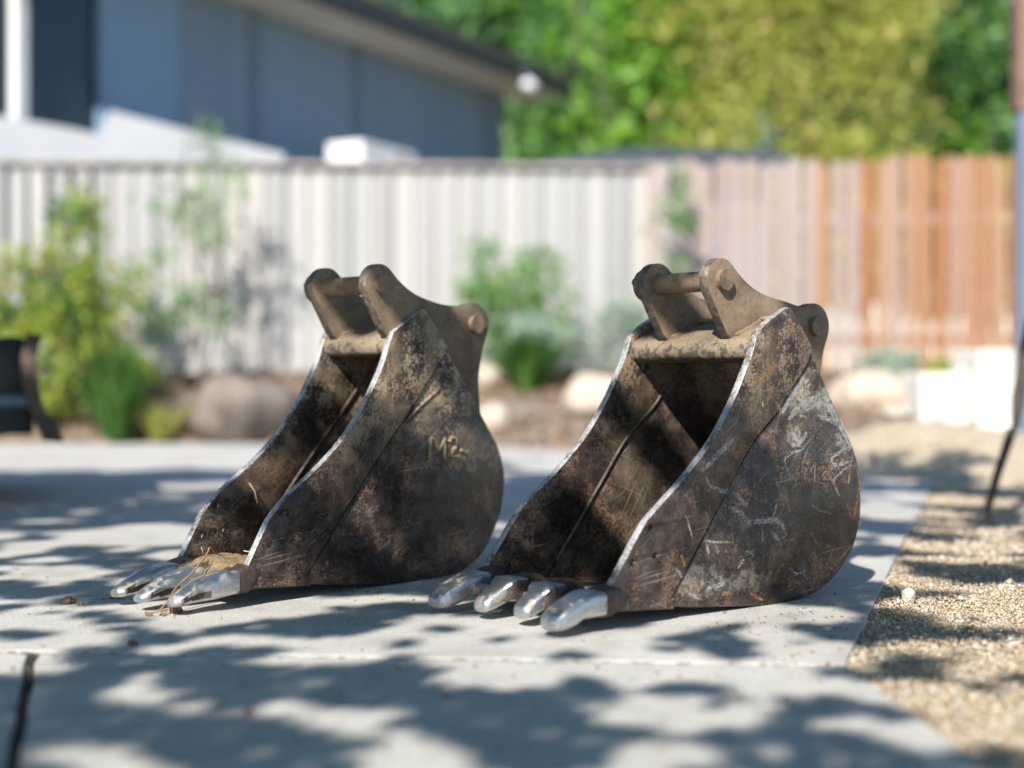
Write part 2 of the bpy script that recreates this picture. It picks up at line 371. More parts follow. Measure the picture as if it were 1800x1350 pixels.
def rock_me(sx, sy, sz, seed, rough=.22, sub=3):
    bm = bmesh.new(); bmesh.ops.create_icosphere(bm, subdivisions=sub, radius=1); rg = np.random.default_rng(seed)
    dirs = rg.normal(size=(14, 3)); dirs /= np.linalg.norm(dirs, axis=1)[:, None]; hs = rg.uniform(.62, .95, 14)
    for v in bm.verts:
        c = np.array(v.co); k = 1.0
        for d, h in zip(dirs, hs):
            q = c @ d
            if q > h: k = min(k, h / q + .12 * (1 - h / q))
        k *= 1 + rough * .25 * math.sin(c[0] * 5 + seed) * math.sin(c[1] * 4.3 + 2 * seed) + rough * .1 * math.sin(c[2] * 11 + seed * 3)
        v.co = Vector((c[0] * k * sx, c[1] * k * sy, c[2] * k * sz))
    me = bpy.data.meshes.new('m'); bm.to_mesh(me); bm.free()
    me.polygons.foreach_set('use_smooth', [True] * len(me.polygons)); me.set_sharp_from_angle(angle=R_(50)); return me
def quads_me(V, nq, k=4):
    me = bpy.data.meshes.new('m'); V = np.asarray(V, dtype=np.float32).reshape(-1, 3)
    me.vertices.add(len(V)); me.vertices.foreach_set('co', V.ravel())
    me.loops.add(nq * k); me.loops.foreach_set('vertex_index', np.arange(nq * k, dtype=np.int32))
    me.polygons.add(nq); me.polygons.foreach_set('loop_start', np.arange(0, nq * k, k, dtype=np.int32))
    me.update(calc_edges=True); me.validate(); return me
def leaves(P, size, aspect=.42, rng=RNG, droop=0.0, flat=0.0):
    """leaf-shaped faces at the points P; droop > 0 lets the tips hang"""
    P = np.asarray(P); n = len(P); d = rng.normal(size=(n, 3)); d[:, 2] *= (1 - flat); d[:, 2] -= droop; d /= np.linalg.norm(d, axis=1)[:, None]
    e = rng.normal(size=(n, 3)); e[:, 2] *= .6; s = np.cross(d, e); s /= np.linalg.norm(s, axis=1)[:, None]; nn = np.cross(d, s)
    L = (size * rng.uniform(.6, 1.25, n))[:, None]; Wd = L * aspect * .5
    a = P - d * L * .5; t = P + d * L * .5; m = P - d * L * .05
    V = np.stack([a, m + s * Wd + nn * L * .07, t, m - s * Wd + nn * L * .07], axis=1)
    return quads_me(V, n)
def clumps(centres, radii, n, sig, rng=RNG):
    """points gathered in many small clumps through a set of ellipsoids"""
    k = max(8, n // 22); c = []
    wts = np.array([r[0] * r[1] * r[2] for r in radii]); wts = wts / wts.sum()
    for _ in range(k):
        i = rng.choice(len(centres), p=wts); d = rng.normal(size=3); d /= np.linalg.norm(d)
        c.append(np.array(centres[i]) + d * np.array(radii[i]) * rng.uniform(.35, 1.0) ** .5)
    c = np.array(c); id = rng.integers(0, k, n); return c[id] + rng.normal(size=(n, 3)) * sig
def limb(p0, p1, r0, r1, bend=.12, rng=RNG, seg=7):
    p0, p1 = Vector(p0), Vector(p1); L = (p1 - p0).length; pts = []; off = Vector(rng.normal(size=3)) * L * bend
    for i in range(7):
        t = i / 6; pts.append(p0.lerp(p1, t) + off * math.sin(math.pi * t))
    return tube(pts, [r0 + (r1 - r0) * i / 6 for i in range(7)], seg)
def plant(name, base, centres, radii, n, size, mat, label, cat, sig=.1, aspect=.42, droop=0., trunk_r=.03, limbs=6, group=None, seed=1, mats=None, trunkname='trunk'):
    """trunk, limbs and a crown of leaves; centres are relative to the base"""
    rng = np.random.default_rng(seed); root = empty(name, base, label=label, cat=cat, group=group)
    top = np.mean(np.array(centres), axis=0); parts = [limb((0, 0, -.05), (top[0] * .7, top[1] * .7, top[2]), trunk_r, trunk_r * .45, .05, rng)]
    for i in range(limbs):
        c = np.array(centres[i % len(centres)]) + rng.normal(size=3) * np.array(radii[i % len(radii)]) * .5
        t = rng.uniform(.15, .7); parts.append(limb((top[0] * .7 * t, top[1] * .7 * t, top[2] * t), c, trunk_r * .5, trunk_r * .12, .08, rng, 5))
    link(trunkname, join_me(parts), M['bark'], root)
    for mt, frac in (mats or [(mat, 1.0)]):
        P = clumps(centres, radii, int(n * frac), sig, rng); P[:, 2] = np.maximum(P[:, 2], .02)
        link('crown', leaves(P, size, aspect, rng, droop), M[mt], root)
    return root

# ------------------------------------------------------------------ the setting: ground, paving, gravel
g = mesh([(-60, -30, -.02), (60, -30, -.02), (60, 9.0, -.02), (-60, 9.0, -.02), (60, 130, -.02), (-60, 130, -.02)], [(0, 1, 2, 3), (3, 2, 4, 5)])
link('ground', g, M['sand'], kind='structure')
def slab(outline, z0, z1, mat, name, parent=None, bev=.0025, **kw):
    bm = bmesh.new(); vs = [bm.verts.new((x, y, z0)) for x, y in outline]; f = bm.faces.new(vs)
    r = bmesh.ops.extrude_face_region(bm, geom=[f])
    for v in r['geom']:
        if isinstance(v, bmesh.types.BMVert): v.co.z = z1
    bmesh.ops.recalc_face_normals(bm, faces=bm.faces)
    if bev: bmesh.ops.bevel(bm, geom=[e for e in bm.edges if all(v.co.z > z1 - 1e-6 for v in e.verts)], offset=bev, segments=2, profile=.5, affect='EDGES')
    me = bpy.data.meshes.new('m'); bm.to_mesh(me); bm.free(); return link(name, me, mat, parent, **kw)
pav = empty('paving', (0, 0, 0), kind='structure')
def jag(a, b, n, amp, rg=np.random.default_rng(3)):
    return [(a[0] + (b[0] - a[0]) * i / n + rg.normal() * amp, a[1] + (b[1] - a[1]) * i / n + rg.normal() * amp) for i in range(n)]
far = [(1.72, 5.8), (1.70, 6.3), (1.25, 7.4), (.5, 8.6), (-.6, 9.1), (-6, 9.25), (-9, 9.25), (-9, 2.75)]
slab(jag((-.80, 2.205), (.487, 2.088), 40, .0012) + jag((.487, 2.088), (1.72, 5.8), 40, .002) + far + [(-9, 2.95)], -.09, 0, M['concrete'], 'slab', pav)
slab(jag((-.725, 2.187), (.488, 2.078), 40, .0010) + [(.492, 2.072), (.515, 1.5), (.53, .6), (.5, -3), (.45, -5), (.35, -5)] + jag((-.16, .3), (-.725, 2.17), 30, .0008), -.09, -.0015, M['concrete'], 'slab', pav)
slab([(-9, 2.93)] + jag((-2, 2.30), (-.741, 2.184), 20, .0012) + jag((-.741, 2.17), (-.175, .3), 30, .0008) + [(.32, -5), (-9, -5)], -.09, -.001, M['concrete'], 'slab', pav)
# earth filling the joints
V, F = [], []
for a, b in (((-.80, 2.195), (.49, 2.078)), ((-.74, 2.18), (-.17, .3))):
    a, b = Vector((*a, 0)), Vector((*b, 0)); d = (b - a).normalized(); s = Vector((-d.y, d.x, 0)) * .02
    for i in range(120):
        p = a.lerp(b, i / 120); q = a.lerp(b, (i + 1) / 120); h = -.0015 + random.uniform(-.0025, .0015); k = len(V)
        V += [p - s + Vector((0, 0, -.016)), q - s + Vector((0, 0, -.016)), q + Vector((0, 0, h)), p + Vector((0, 0, h)), q + s + Vector((0, 0, -.016)), p + s + Vector((0, 0, -.016))]
        F += [(k, k + 1, k + 2, k + 3), (k + 3, k + 2, k + 4, k + 5)]
link('joint_earth', mesh(V, F), simple('dark_joint_earth', (0.065, 0.055, 0.042), .95, 0, .4, 60, .6), pav)

def in_paving_x(y):  # right edge of the paving
    return np.where(y < 2.08, .5 + (2.08 - y) * .03, .49 + (y - 2.08) * .3316)
def gravel(n, y0, y1, xw, s0, s1, seed, name, zb=-.016, zoff=0.0, xo=0.0):
    rg = np.random.default_rng(seed); y = rg.uniform(y0 ** .5, y1 ** .5, n) ** 2; x = in_paving_x(y) + xo + rg.uniform(-.004, xw, n)
    s = rg.uniform(s0, s1, n) * rg.choice([.6, .8, 1, 1, 1.5], n)
    base = np.array([[1, 0, 0], [0, 1, 0], [-1, 0, 0], [0, -1, 0], [0, 0, 1], [0, 0, -1]], float)
    B = base[None] * rg.uniform(.6, 1.2, (n, 6, 1)) + rg.normal(size=(n, 6, 3)) * .15
    a = rg.uniform(0, 6.28, n); ca, sa = np.cos(a), np.sin(a)
    X = B[..., 0] * ca[:, None] - B[..., 1] * sa[:, None]; Y = B[..., 0] * sa[:, None] + B[..., 1] * ca[:, None]
    P = np.stack([X * s[:, None] + x[:, None], Y * s[:, None] + y[:, None], B[..., 2] * s[:, None] * .75 + zb + s[:, None] * .35 + rg.uniform(-.003, .004, n)[:, None]], -1)
    tri = np.array([[0, 1, 4], [1, 2, 4], [2, 3, 4], [3, 0, 4], [1, 0, 5], [2, 1, 5], [3, 2, 5], [0, 3, 5]])
    me = bpy.data.meshes.new('m'); me.vertices.add(n * 6); me.vertices.foreach_set('co', P.astype(np.float32).ravel())
    idx = (tri[None] + (np.arange(n) * 6)[:, None, None]).astype(np.int32).ravel(); nf = n * 8
    me.loops.add(nf * 3); me.loops.foreach_set('vertex_index', idx); me.polygons.add(nf); me.polygons.foreach_set('loop_start', np.arange(0, nf * 3, 3, dtype=np.int32))
    me.update(calc_edges=True); return link(name, me, M['stones'], kind='stuff', label='pale sandy gravel spread beside the concrete paving', cat='gravel')
def join_stuff(objs):
    a = objs[0]; bm = bmesh.new()
    for o in objs: bm.from_mesh(o.data)
    bm.to_mesh(a.data); bm.free()
    for o in objs[1:]: bpy.data.objects.remove(o)
    return a
join_stuff([gravel(85000, 1.35, 3.4, .95, .0016, .0036, 11, 'gravel', -.009), gravel(700, 1.35, 3.4, 1.0, .005, .008, 13, 'gravel', -.008), gravel(40000, 3.3, 6.6, 1.5, .003, .0062, 12, 'gravel', -.011)])

# raised garden bed in front of the fences, rising from the paving edge
V, F = [], []; nx, ny = 90, 16
rg = np.random.default_rng(5)
for j in range(ny + 1):
    for i in range(nx + 1):
        x = -9 + 18 * i / nx; f = j / ny
        y0 = 9.2 if x < -.6 else 9.2 - (x + .6) * 1.05 if x < 1.75 else 6.7 + max(0, (x - 1.75)) * .3
        y = y0 + (10.75 - y0) * f; z = -.025 + .47 * min(1, f * 1.35) ** .75 + rg.normal() * .012
        V.append((x, y, z))
for j in range(ny):
    for i in range(nx): k = j * (nx + 1) + i; F.append((k, k + 1, k + nx + 2, k + nx + 1))
link('garden_soil', mesh(V, F, 60), M['mulch'], kind='structure')
V = []
for _ in range(5000):   # bark chips lying on the bed
    x = rg.uniform(-5, 5); f = rg.uniform(0, 1); y0 = 9.2 if x < -.6 else 9.2 - (x + .6) * 1.05 if x < 1.75 else 6.7 + (x - 1.75) * .3
    V.append((x, y0 + (10.7 - y0) * f, -.01 + .47 * min(1, f * 1.35) ** .75))
link('bark_chips', leaves(V, .07, .5, rg, 0, .7), leafmat('bark_chip', [(0, (0.07, 0.04, 0.025)), (.6, (0.17, 0.10, 0.06)), (1, (0.33, 0.21, 0.13))], .0), kind='stuff', label='loose bark chips covering the garden bed', cat='mulch')
# sandy mound running up at the right of the paving
V, F = [], []; n = 26
for j in range(n + 1):
    for i in range(n + 1):
        x = 1.45 + 2.9 * i / n; y = 5.6 + 3.1 * j / n; u, v = (x - 2.1) / .75, (y - 7.0) / .9
        z = -.03 + .24 * math.exp(-(u * u + v * v)) + .02 * math.sin(x * 9) * math.sin(y * 7) + rg.normal() * .006
        if i in (0, n) or j in (0, n): z = -.05
        V.append((x, y, z))
for j in range(n):
    for i in range(n): k = j * (n + 1) + i; F.append((k, k + 1, k + n + 2, k + n + 1))
link('sand_mound', mesh(V, F, 60), M['sand'], kind='structure')

# ------------------------------------------------------------------ fences
def paling_me(wd, th, h, cut=0.0):
    bm = bmesh.new(); bmesh.ops.create_cube(bm, size=1)
    for v in bm.verts: v.co = Vector((v.co.x * wd, v.co.y * th, (v.co.z + .5) * h + (cut * v.co.x if v.co.z > 0 else 0)))
    bmesh.ops.bevel(bm, geom=bm.edges[:], offset=.003, segments=1, affect='EDGES'); me = bpy.data.meshes.new('m'); bm.to_mesh(me); bm.free(); return me
FY = 10.6
lf = empty('timber_fence', (-7.12, FY - .387, .40), label='weathered grey paling fence with flat capping, below the blue house', cat='fence')
lf_dir = math.atan2(.3, 5.55); lf.rotation_euler = (0, 0, lf_dir); LEN = 8.15
fm = [paling_me(.112, .016, 1.57, c) for c in (-.02, 0, .02)]; bm_ = [paling_me(.112, .016, 1.57, c) for c in (-.02, .03)]
k = 0; x = .03
while x < LEN:
    link('paling', fm[k % 3], M['paling_grey'], lf, (x, random.uniform(-.002, .002), random.uniform(-.01, .004))).rotation_euler = (0, random.uniform(-.006, .006), 0)
    if x + .08 < LEN: link('paling', bm_[k % 2], M['paling_grey'], lf, (x + .079, .062 if x < 4.0 else .022, random.uniform(-.01, .004)))
    x += .158; k += 1
for z in (.25, 1.25): link('rail', box_me(LEN, .040, .09, .004, (LEN / 2, .096, z)), M['rail'], lf)
link('capping', box_me(LEN + .05, .16, .035, .004, (LEN / 2, .03, 1.60)), M['rail'], lf)
rf = empty('timber_fence', (.985, FY + .03, .40), label='reddish brown paling fence without capping, at right', cat='fence')
rf.rotation_euler = (0, 0, math.atan2(-.25, 3.2)); fm = [paling_me(.088, .016, 1.62, c) for c in (-.05, .0, .05)]
for i in range(62):
    mt = 'paling_pink' if random.random() < (1.0 - i / 19.0) else 'paling_red'  # paler pink boards at the left end paint overexposed haze into the wood
    me = fm[i % 3] if mt == 'paling_red' else None
    if me is None:
        me = fm[i % 3].copy(); me.materials.clear()
    o = link('paling', me, M[mt], rf, (.05 + i * .106, random.uniform(0, .004), random.uniform(-.03, .02) + min(i, 36) * .0012)); o.rotation_euler = (0, random.uniform(-.01, .01), 0)
for z in (.3, 1.2): link('rail', box_me(6.6, .045, .09, .004, (3.28, .06, z)), M['rail'], rf)

# ------------------------------------------------------------------ house behind the left fence
hd = Vector((.492, .8706, 0)); hn = Vector((.8706, -.492, 0)); HC = Vector((-.144, 18.0, 0))   # wall direction, outward normal, far corner
house = empty('house', HC, label='blue grey weatherboard house with pale soffit and dark gutter', cat='house')
def H(t, o, z): return (-hd * t + hn * o) + Vector((0, 0, z))   # t metres from the corner towards us, o out of the wall
def hprism(t0, t1, o0, o1, z0, z1, mat, name, parent=house):
    V = [H(t, o, z) for t in (t0, t1) for o in (o0, o1) for z in (z0, z1)]
    return link(name, mesh(V, [(0, 1, 3, 2), (4, 6, 7, 5), (0, 4, 5, 1), (2, 3, 7, 6), (0, 2, 6, 4), (1, 5, 7, 3)]), mat, parent)
hprism(0, 8.4, -3.5, -.05, 0, 4.0, M['panel'], 'wall')
hprism(-.02, 6.78, -.05, -.01, 0, 4.0, M['panel'], 'wall_lining')
SEG = [(.49, 3.04), (3.20, 4.75), (4.90, 5.86)]
for a, b in SEG:
    bw = mesh([H(t, o, z) for t in (a, b) for o, z in ((0.0, 0), (.028, 0), (.008, .165), (0.0, .165))], [(0, 1, 2, 3), (7, 6, 5, 4), (0, 4, 5, 1), (1, 5, 6, 2), (2, 6, 7, 3), (3, 7, 4, 0)])
    for i in range(14): link('weatherboard', bw, M['board'], house, (0, 0, 1.68 + i * .165))
for a, b in ((0, .49), (3.04, 3.20), (4.75, 4.90)): hprism(a, b, 0, .035, 1.6, 3.995, M['trim'], 'corner_board')
hprism(5.88, 6.76, 0, .03, 1.6, 3.995, M['panel'], 'wall_panel')
win = hprism(6.84, 7.62, -.046, -.02, 2.35, 3.9, M['glass'], 'window')
hprism(7.76, 8.38, -.046, -.018, 2.35, 3.9, M['glass'], 'window')
for a, b in ((6.77, 6.84), (7.63, 7.75)): hprism(a, b, -.05, .05, 1.9, 3.99, M['white'] if a > 7 else M['panel'], 'window_frame')
hprism(-.55, 8.4, -.04, .60, 4.0, 4.06, M['soffit'], 'soffit')
gut = hprism(-.62, 8.4, .60, .72, 4.02, 4.19, M['gutter'], 'gutter')
rfm = mesh([H(-.62, .70, 4.2), H(8.4, .70, 4.2), H(8.4, -3.4, 5.75), H(2.6, -3.4, 5.75), H(-.62, .70, 4.14), H(8.4, .70, 4.14), H(-.62, -3.9, 4.2), H(-.62, -3.9, 4.14)], [(0, 1, 2, 3), (0, 4, 5, 1), (0, 3, 6), (0, 6, 7, 4)])
roof = link('roof', rfm, M['tile'], house)
tm = mesh([H(t, .72 - s, 4.2 + s * .378 + dz) for t in (0, .30) for s, dz in ((0, .012), (0, .05), (.36, .018), (.36, .0))], [(0, 1, 2, 3), (7, 6, 5, 4), (0, 4, 5, 1), (1, 5, 6, 2), (2, 6, 7, 3), (3, 7, 4, 0)])
for r in range(3):
    for i in range(28):
        o = link('roof_tile', tm, M['tile'], roof); v = -hd * (-.6 + i * .315) + hn * (-r * .33) + Vector((0, 0, r * .125)); o.location = v
dl = W(930, 150, 16.99)
lamp = link('eave_floodlight', rock_me(.10, .09, .085, 4, .02), M['white'], house, dl - HC - Vector((.0, 0, 0)))
link('lamp_arm', limb(dl - HC, dl - HC + Vector((-.06, .05, .16)), .02, .02, 0), M['trim'], house)

ac = empty('air_conditioner', W(655, 328, 14.1), label='white boxy air conditioner on the house wall above the fence', cat='air conditioner')
ac.rotation_euler = (0, 0, math.atan2(hd.y, hd.x)); A0 = ac.location
link('casing', box_me(.95, .42, .36, .025, (0, 0, .2)), M['white'], ac)
link('fan_grille', tube([(.2, -.215, .2), (.2, -.235, .2)], .14, 20), M['rail'], ac)
for sx in (-.3, .3): link('bracket', box_me(.04, 1.2, .03, 0, (sx, .45, .0)), M['trim'], ac)

wl = empty('sunlit_strip_wall', (0, 0, 0), label='added white rendered wall with sloping top, standing in for the sunlit strip by the house', cat='wall')  # wall made up for the bright strip, faced so that it catches the sun
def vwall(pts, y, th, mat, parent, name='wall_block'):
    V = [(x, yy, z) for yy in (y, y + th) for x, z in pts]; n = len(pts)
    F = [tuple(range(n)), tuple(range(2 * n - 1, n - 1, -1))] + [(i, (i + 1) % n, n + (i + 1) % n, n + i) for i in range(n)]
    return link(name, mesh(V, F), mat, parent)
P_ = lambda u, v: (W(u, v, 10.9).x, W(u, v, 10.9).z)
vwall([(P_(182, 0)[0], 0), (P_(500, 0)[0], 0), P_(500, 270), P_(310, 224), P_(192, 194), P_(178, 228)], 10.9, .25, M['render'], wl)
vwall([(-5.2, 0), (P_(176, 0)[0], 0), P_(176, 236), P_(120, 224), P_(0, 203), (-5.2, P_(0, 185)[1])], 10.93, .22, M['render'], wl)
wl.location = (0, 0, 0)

# low dark roof seen over the fences
sh = empty('shed', W(1180, 290, 14.5) * 1.0, label='low dark grey shed roof peeping over the middle of the fences', cat='shed'); sh.location.z = 0
c0 = sh.location
def sp(u, v, Y): return W(u, v, Y) - c0
a, b, c_, d = sp(960, 281, 14.5), sp(1100, 259, 15.5), sp(1375, 262, 15.5), sp(1395, 285, 14.5)
link('roof', mesh([a, b, c_, d, a - Vector((0, 0, .12)), d - Vector((0, 0, .12)), b + Vector((0, 2, -.5)), c_ + Vector((0, 2, -.5))], [(0, 1, 2, 3), (0, 3, 5, 4), (1, 6, 7, 2)]), M['shed'], sh)
link('wall', mesh([(a.x + .2, .3, 0), (d.x - .2, .3, 0), (d.x - .2, .3, a.z - .1), (a.x + .2, .3, a.z - .1), (a.x + .2, 2.8, 0), (d.x - .2, 2.8, 0), (d.x - .2, 2.8, a.z - .1), (a.x + .2, 2.8, a.z - .1)], [(0, 1, 2, 3), (4, 5, 6, 7), (0, 3, 7, 4), (1, 2, 6, 5)]), M['trim'], sh)

# ------------------------------------------------------------------ trees beyond the fences
def tree(u, Y, cs, n, size, mat, label, seed, sig=.28, droop=.1, aspect=.5, mats=None, name='tree'):
    b = Vector(((u - 900) / 2500 * Y, Y, 0))
    return plant(name, b, [c for c, r in cs], [r for c, r in cs], n, size, mat, label, 'tree', sig, aspect, droop, .16, 9, 'trees beyond the fences', seed, mats)
tree(900, 24, [((0, 0, 5.2), (2.2, 1.6, 2.6)), ((-1.8, 1, 6.8), (2.2, 1.5, 2.4)), ((1.0, .3, 3.2), (1.6, 1.2, 1.8)), ((.6, .5, 8.0), (2.2, 1.5, 1.8))], 9000, .30, 'leaf_dark', 'tall dark green tree directly right of the house roof', 21, .30, mats=[('leaf_dark', .82), ('leaf_lime', .18)])
tree(1070, 22, [((0, 0, 4.2), (1.3, 1.2, 2.2)), ((.3, .3, 6.6), (1.5, 1.2, 1.8)), ((-.4, .2, 2.8), (1.2, 1, 1.2))], 6000, .28, 'leaf_dark', 'dark green tree between the house and the lime green tree', 22, .26, mats=[('leaf_dark', .7), ('leaf_lime', .3)])
tree(1150, 20, [((0, 0, 3.9), (.75, .8, 1.6)), ((.1, 0, 5.6), (.9, .8, 1.3)), ((.2, .2, 2.6), (.7, .7, .8))], 4200, .24, 'leaf_lime', 'bright lime green tree beside the olive bamboo clump', 23, .2)
tree(1400, 19, [((0, 0, 4.2), (1.75, 1.1, 2.4)), ((-.6, .1, 5.8), (1.5, 1, 1.6)), ((.8, .1, 5.9), (1.4, 1, 1.7)), ((0, -.2, 2.6), (1.6, .9, 1.0))], 12000, .26, 'leaf_olive', 'wide olive yellow bamboo clump above the reddish fence', 24, .22, .35, .22, name='bamboo_clump')
tree(1715, 22, [((0, 0, 4.4), (1.3, 1.2, 2.2)), ((.3, .3, 6.6), (1.6, 1.2, 1.8)), ((.6, 0, 2.9), (1.2, 1, 1.2))], 6000, .28, 'leaf_dark', 'dark green tree behind the right end of the reddish fence', 25, .26, mats=[('leaf_dark', .85), ('leaf_lime', .15)])
tree(2200, 22, [((0, 0, 4.4), (2.2, 1.4, 2.6)), ((.5, .3, 6.8), (1.8, 1.2, 1.8)), ((-.6, 0, 2.6), (1.6, 1, 1.2))], 6000, .30, 'leaf_lime', 'light green tree past the right end of the view', 28, .28, mats=[('leaf_lime', .5), ('leaf_dark', .5)])
tree(1330, 30, [((0, 0, 5), (3.5, 1.6, 3.2)), ((-4, 0, 5), (3.5, 1.6, 3.2)), ((4, 0, 5), (3.5, 1.6, 3.2)), ((0, 0, 9), (6, 1.6, 2.8))], 26000, .42, 'leaf_dark', 'broad dark tree far behind the others, filling the gaps', 26, .4)
tree(380, 32, [((0, 0, 7), (4, 1.6, 3.4)), ((4, 0, 8), (3.5, 1.6, 3.2)), ((8, 0, 6), (3, 1.6, 3.4))], 8000, .45, 'leaf_dark', 'broad dark tree behind the house roof', 27, .4)

# ------------------------------------------------------------------ the tree whose leaves dapple the paving (stands behind the viewer)
GAPS=[(-2.02,7.78,0.93,1.18,1.2),(-1.77,5.47,0.26,0.20,0.9),(-1.25,5.50,0.24,0.20,0.9),(-1.34,4.77,0.63,0.53,-2.2),(-1.28,6.17,0.49,0.33,-1.6),(-2.04,6.07,0.39,0.28,-1.2),(0.09,5.12,0.12,1.04,-1.6),(-0.77,4.12,0.10,0.16,-1.2),(-1.02,3.86,0.23,0.18,1.1),(-1.20,3.53,0.08,0.11,1.0),(-0.98,3.50,0.28,0.09,-0.8),(-0.80,3.39,0.08,0.10,1.0),(-0.94,3.06,0.21,0.11,1.0),(-1.10,3.28,0.11,0.08,-0.6),(-0.69,3.04,0.11,0.09,0.8),(-0.79,2.81,0.16,0.06,-0.8),(-0.64,2.54,0.15,0.14,1.5),(-0.77,2.32,0.08,0.07,1.1),(-0.77,2.46,0.11,0.05,-0.7),(-0.46,2.38,0.09,0.05,-0.8),(-0.28,2.50,0.17,0.13,-0.6),(-0.36,2.66,0.09,0.07,0.5),(-0.08,2.38,0.14,0.15,1.5),(-0.11,2.38,0.04,0.03,-2.2),(0.13,2.26,0.21,0.11,1.4),(-0.18,2.23,0.23,0.07,0.3),(-0.65,2.16,0.17,0.05,-0.9),(-0.50,1.92,0.20,0.16,-1.3),(-0.27,1.96,0.16,0.11,-1.2),(-0.04,1.91,0.09,0.10,-0.4),(-0.20,1.75,0.07,0.08,2.2),(-0.09,1.59,0.04,0.09,2.2),(-0.30,1.65,0.15,0.12,-1.3),(-0.34,1.79,0.04,0.04,0.4),(-0.50,1.63,0.14,0.15,-1.2),(0.00,1.79,0.04,0.04,-0.5),(0.22,1.98,0.24,0.15,1.6),(0.08,1.88,0.05,0.09,-2.4),(0.10,2.00,0.02,0.05,-1.6),(0.25,1.78,0.16,0.07,1.4),(0.40,1.84,0.05,0.05,-2.4),(0.04,1.60,0.09,0.07,-1.4),(0.00,1.68,0.07,0.04,0.9),(0.27,1.63,0.18,0.09,-1.5),(0.50,1.68,0.09,0.14,1.2),(0.54,1.58,0.05,0.06,-1.0),(0.36,2.26,0.15,0.15,-1.3),(0.42,2.27,0.06,0.08,2.6),(0.50,2.56,0.11,0.08,1.2),(0.55,2.36,0.06,0.10,-1.0),(0.83,3.28,0.11,0.10,1.2),(0.89,3.46,0.12,0.08,-1.2),(0.85,2.66,0.15,0.20,1.4),(0.70,2.41,0.12,0.10,-1.4),(0.81,2.80,0.17,0.05,-1.3),(0.72,2.26,0.11,0.08,1.0),(0.59,2.05,0.12,0.08,-1.5),(0.91,3.28,0.08,0.08,-1.0),(1.14,3.56,0.17,0.12,1.0),(1.34,4.20,0.20,0.15,-0.8),(1.56,4.88,0.23,0.18,0.6),(1.18,4.47,0.11,0.13,0.8),(1.05,3.96,0.10,0.10,-0.9),(0.14,6.77,0.14,0.44,0.6),(0.10,8.40,0.20,0.54,1.2),(1.55,5.38,0.26,0.22,-0.8),(0.71,3.18,0.08,0.09,3.0),(0.74,3.13,0.06,0.07,2.2),(0.63,3.03,0.06,0.07,1.6),(0.32,2.59,0.09,0.09,3.0),(0.38,2.58,0.06,0.07,1.5),(0.25,2.51,0.05,0.06,1.0),(0.62,2.85,0.09,0.10,-2.0),(0.52,2.86,0.06,0.07,-1.2),(0.73,3.02,0.05,0.06,0.4),(0.55,2.72,0.07,0.08,-1.2),(0.68,2.87,0.06,0.07,-1.0),(0.61,3.27,0.06,0.07,2.0),(0.70,3.34,0.05,0.06,1.0),(0.83,3.42,0.05,0.06,-2.0),(0.44,3.36,0.06,0.07,2.2),(0.36,3.22,0.05,0.06,-2.0),(0.42,3.22,0.05,0.06,-1.5),(0.28,3.05,0.07,0.08,3.5),(0.34,3.13,0.06,0.07,3.0),(0.23,2.94,0.06,0.07,-1.5),(0.13,2.89,0.05,0.06,-0.8),(0.06,2.77,0.04,0.04,-0.5),(-0.07,3.34,0.07,0.07,3.0),(-0.01,3.40,0.05,0.06,2.4),(-0.00,3.37,0.04,0.05,1.2),(0.01,3.49,0.06,0.07,-1.5),(-0.16,3.18,0.05,0.06,-1.4),(-0.04,3.24,0.08,0.09,-2.0),(-0.24,3.01,0.06,0.07,0.8),(-0.20,3.00,0.05,0.06,0.5),(-0.33,2.85,0.07,0.08,-1.5),(-0.17,3.00,0.06,0.07,-1.0),(-0.06,3.13,0.05,0.06,0.9),(0.03,3.30,0.05,0.06,-1.0),(-0.02,3.50,0.05,0.06,1.6),(0.15,3.69,0.04,0.04,2.4),(0.08,3.61,0.04,0.04,-2.2),(0.07,3.56,0.04,0.04,-1.0),(-0.19,3.54,0.05,0.06,2.2),(-0.26,3.41,0.05,0.06,-1.0),(-0.42,3.12,0.06,0.06,1.8),(-0.46,3.04,0.05,0.06,-1.0),(-0.53,2.93,0.05,0.06,0.6)]
_r = random.Random(12)
for _ in range(300):   # small holes all through the foliage
    _s = _r.uniform(.022, .05); _x, _y = _r.uniform(-1.5, 1.7), _r.uniform(1.4, 5.2)
    if _y < 2.62 or not -.6 < _x < 1.05: GAPS.append((_x, _y, _s * _r.uniform(.8, 1.6), _s, _r.uniform(1.7, 3.2)))
for _ in range(330):   # and stray leaves across its gaps
    _s = _r.uniform(.016, .040); _x, _y = _r.uniform(-1.5, 1.7), _r.uniform(1.4, 3.5)
    if _y < 2.62 or not -.6 < _x < 1.05: GAPS.append((_x, _y, _s * _r.uniform(.8, 2.0), _s, -_r.uniform(1.0, 2.4)))
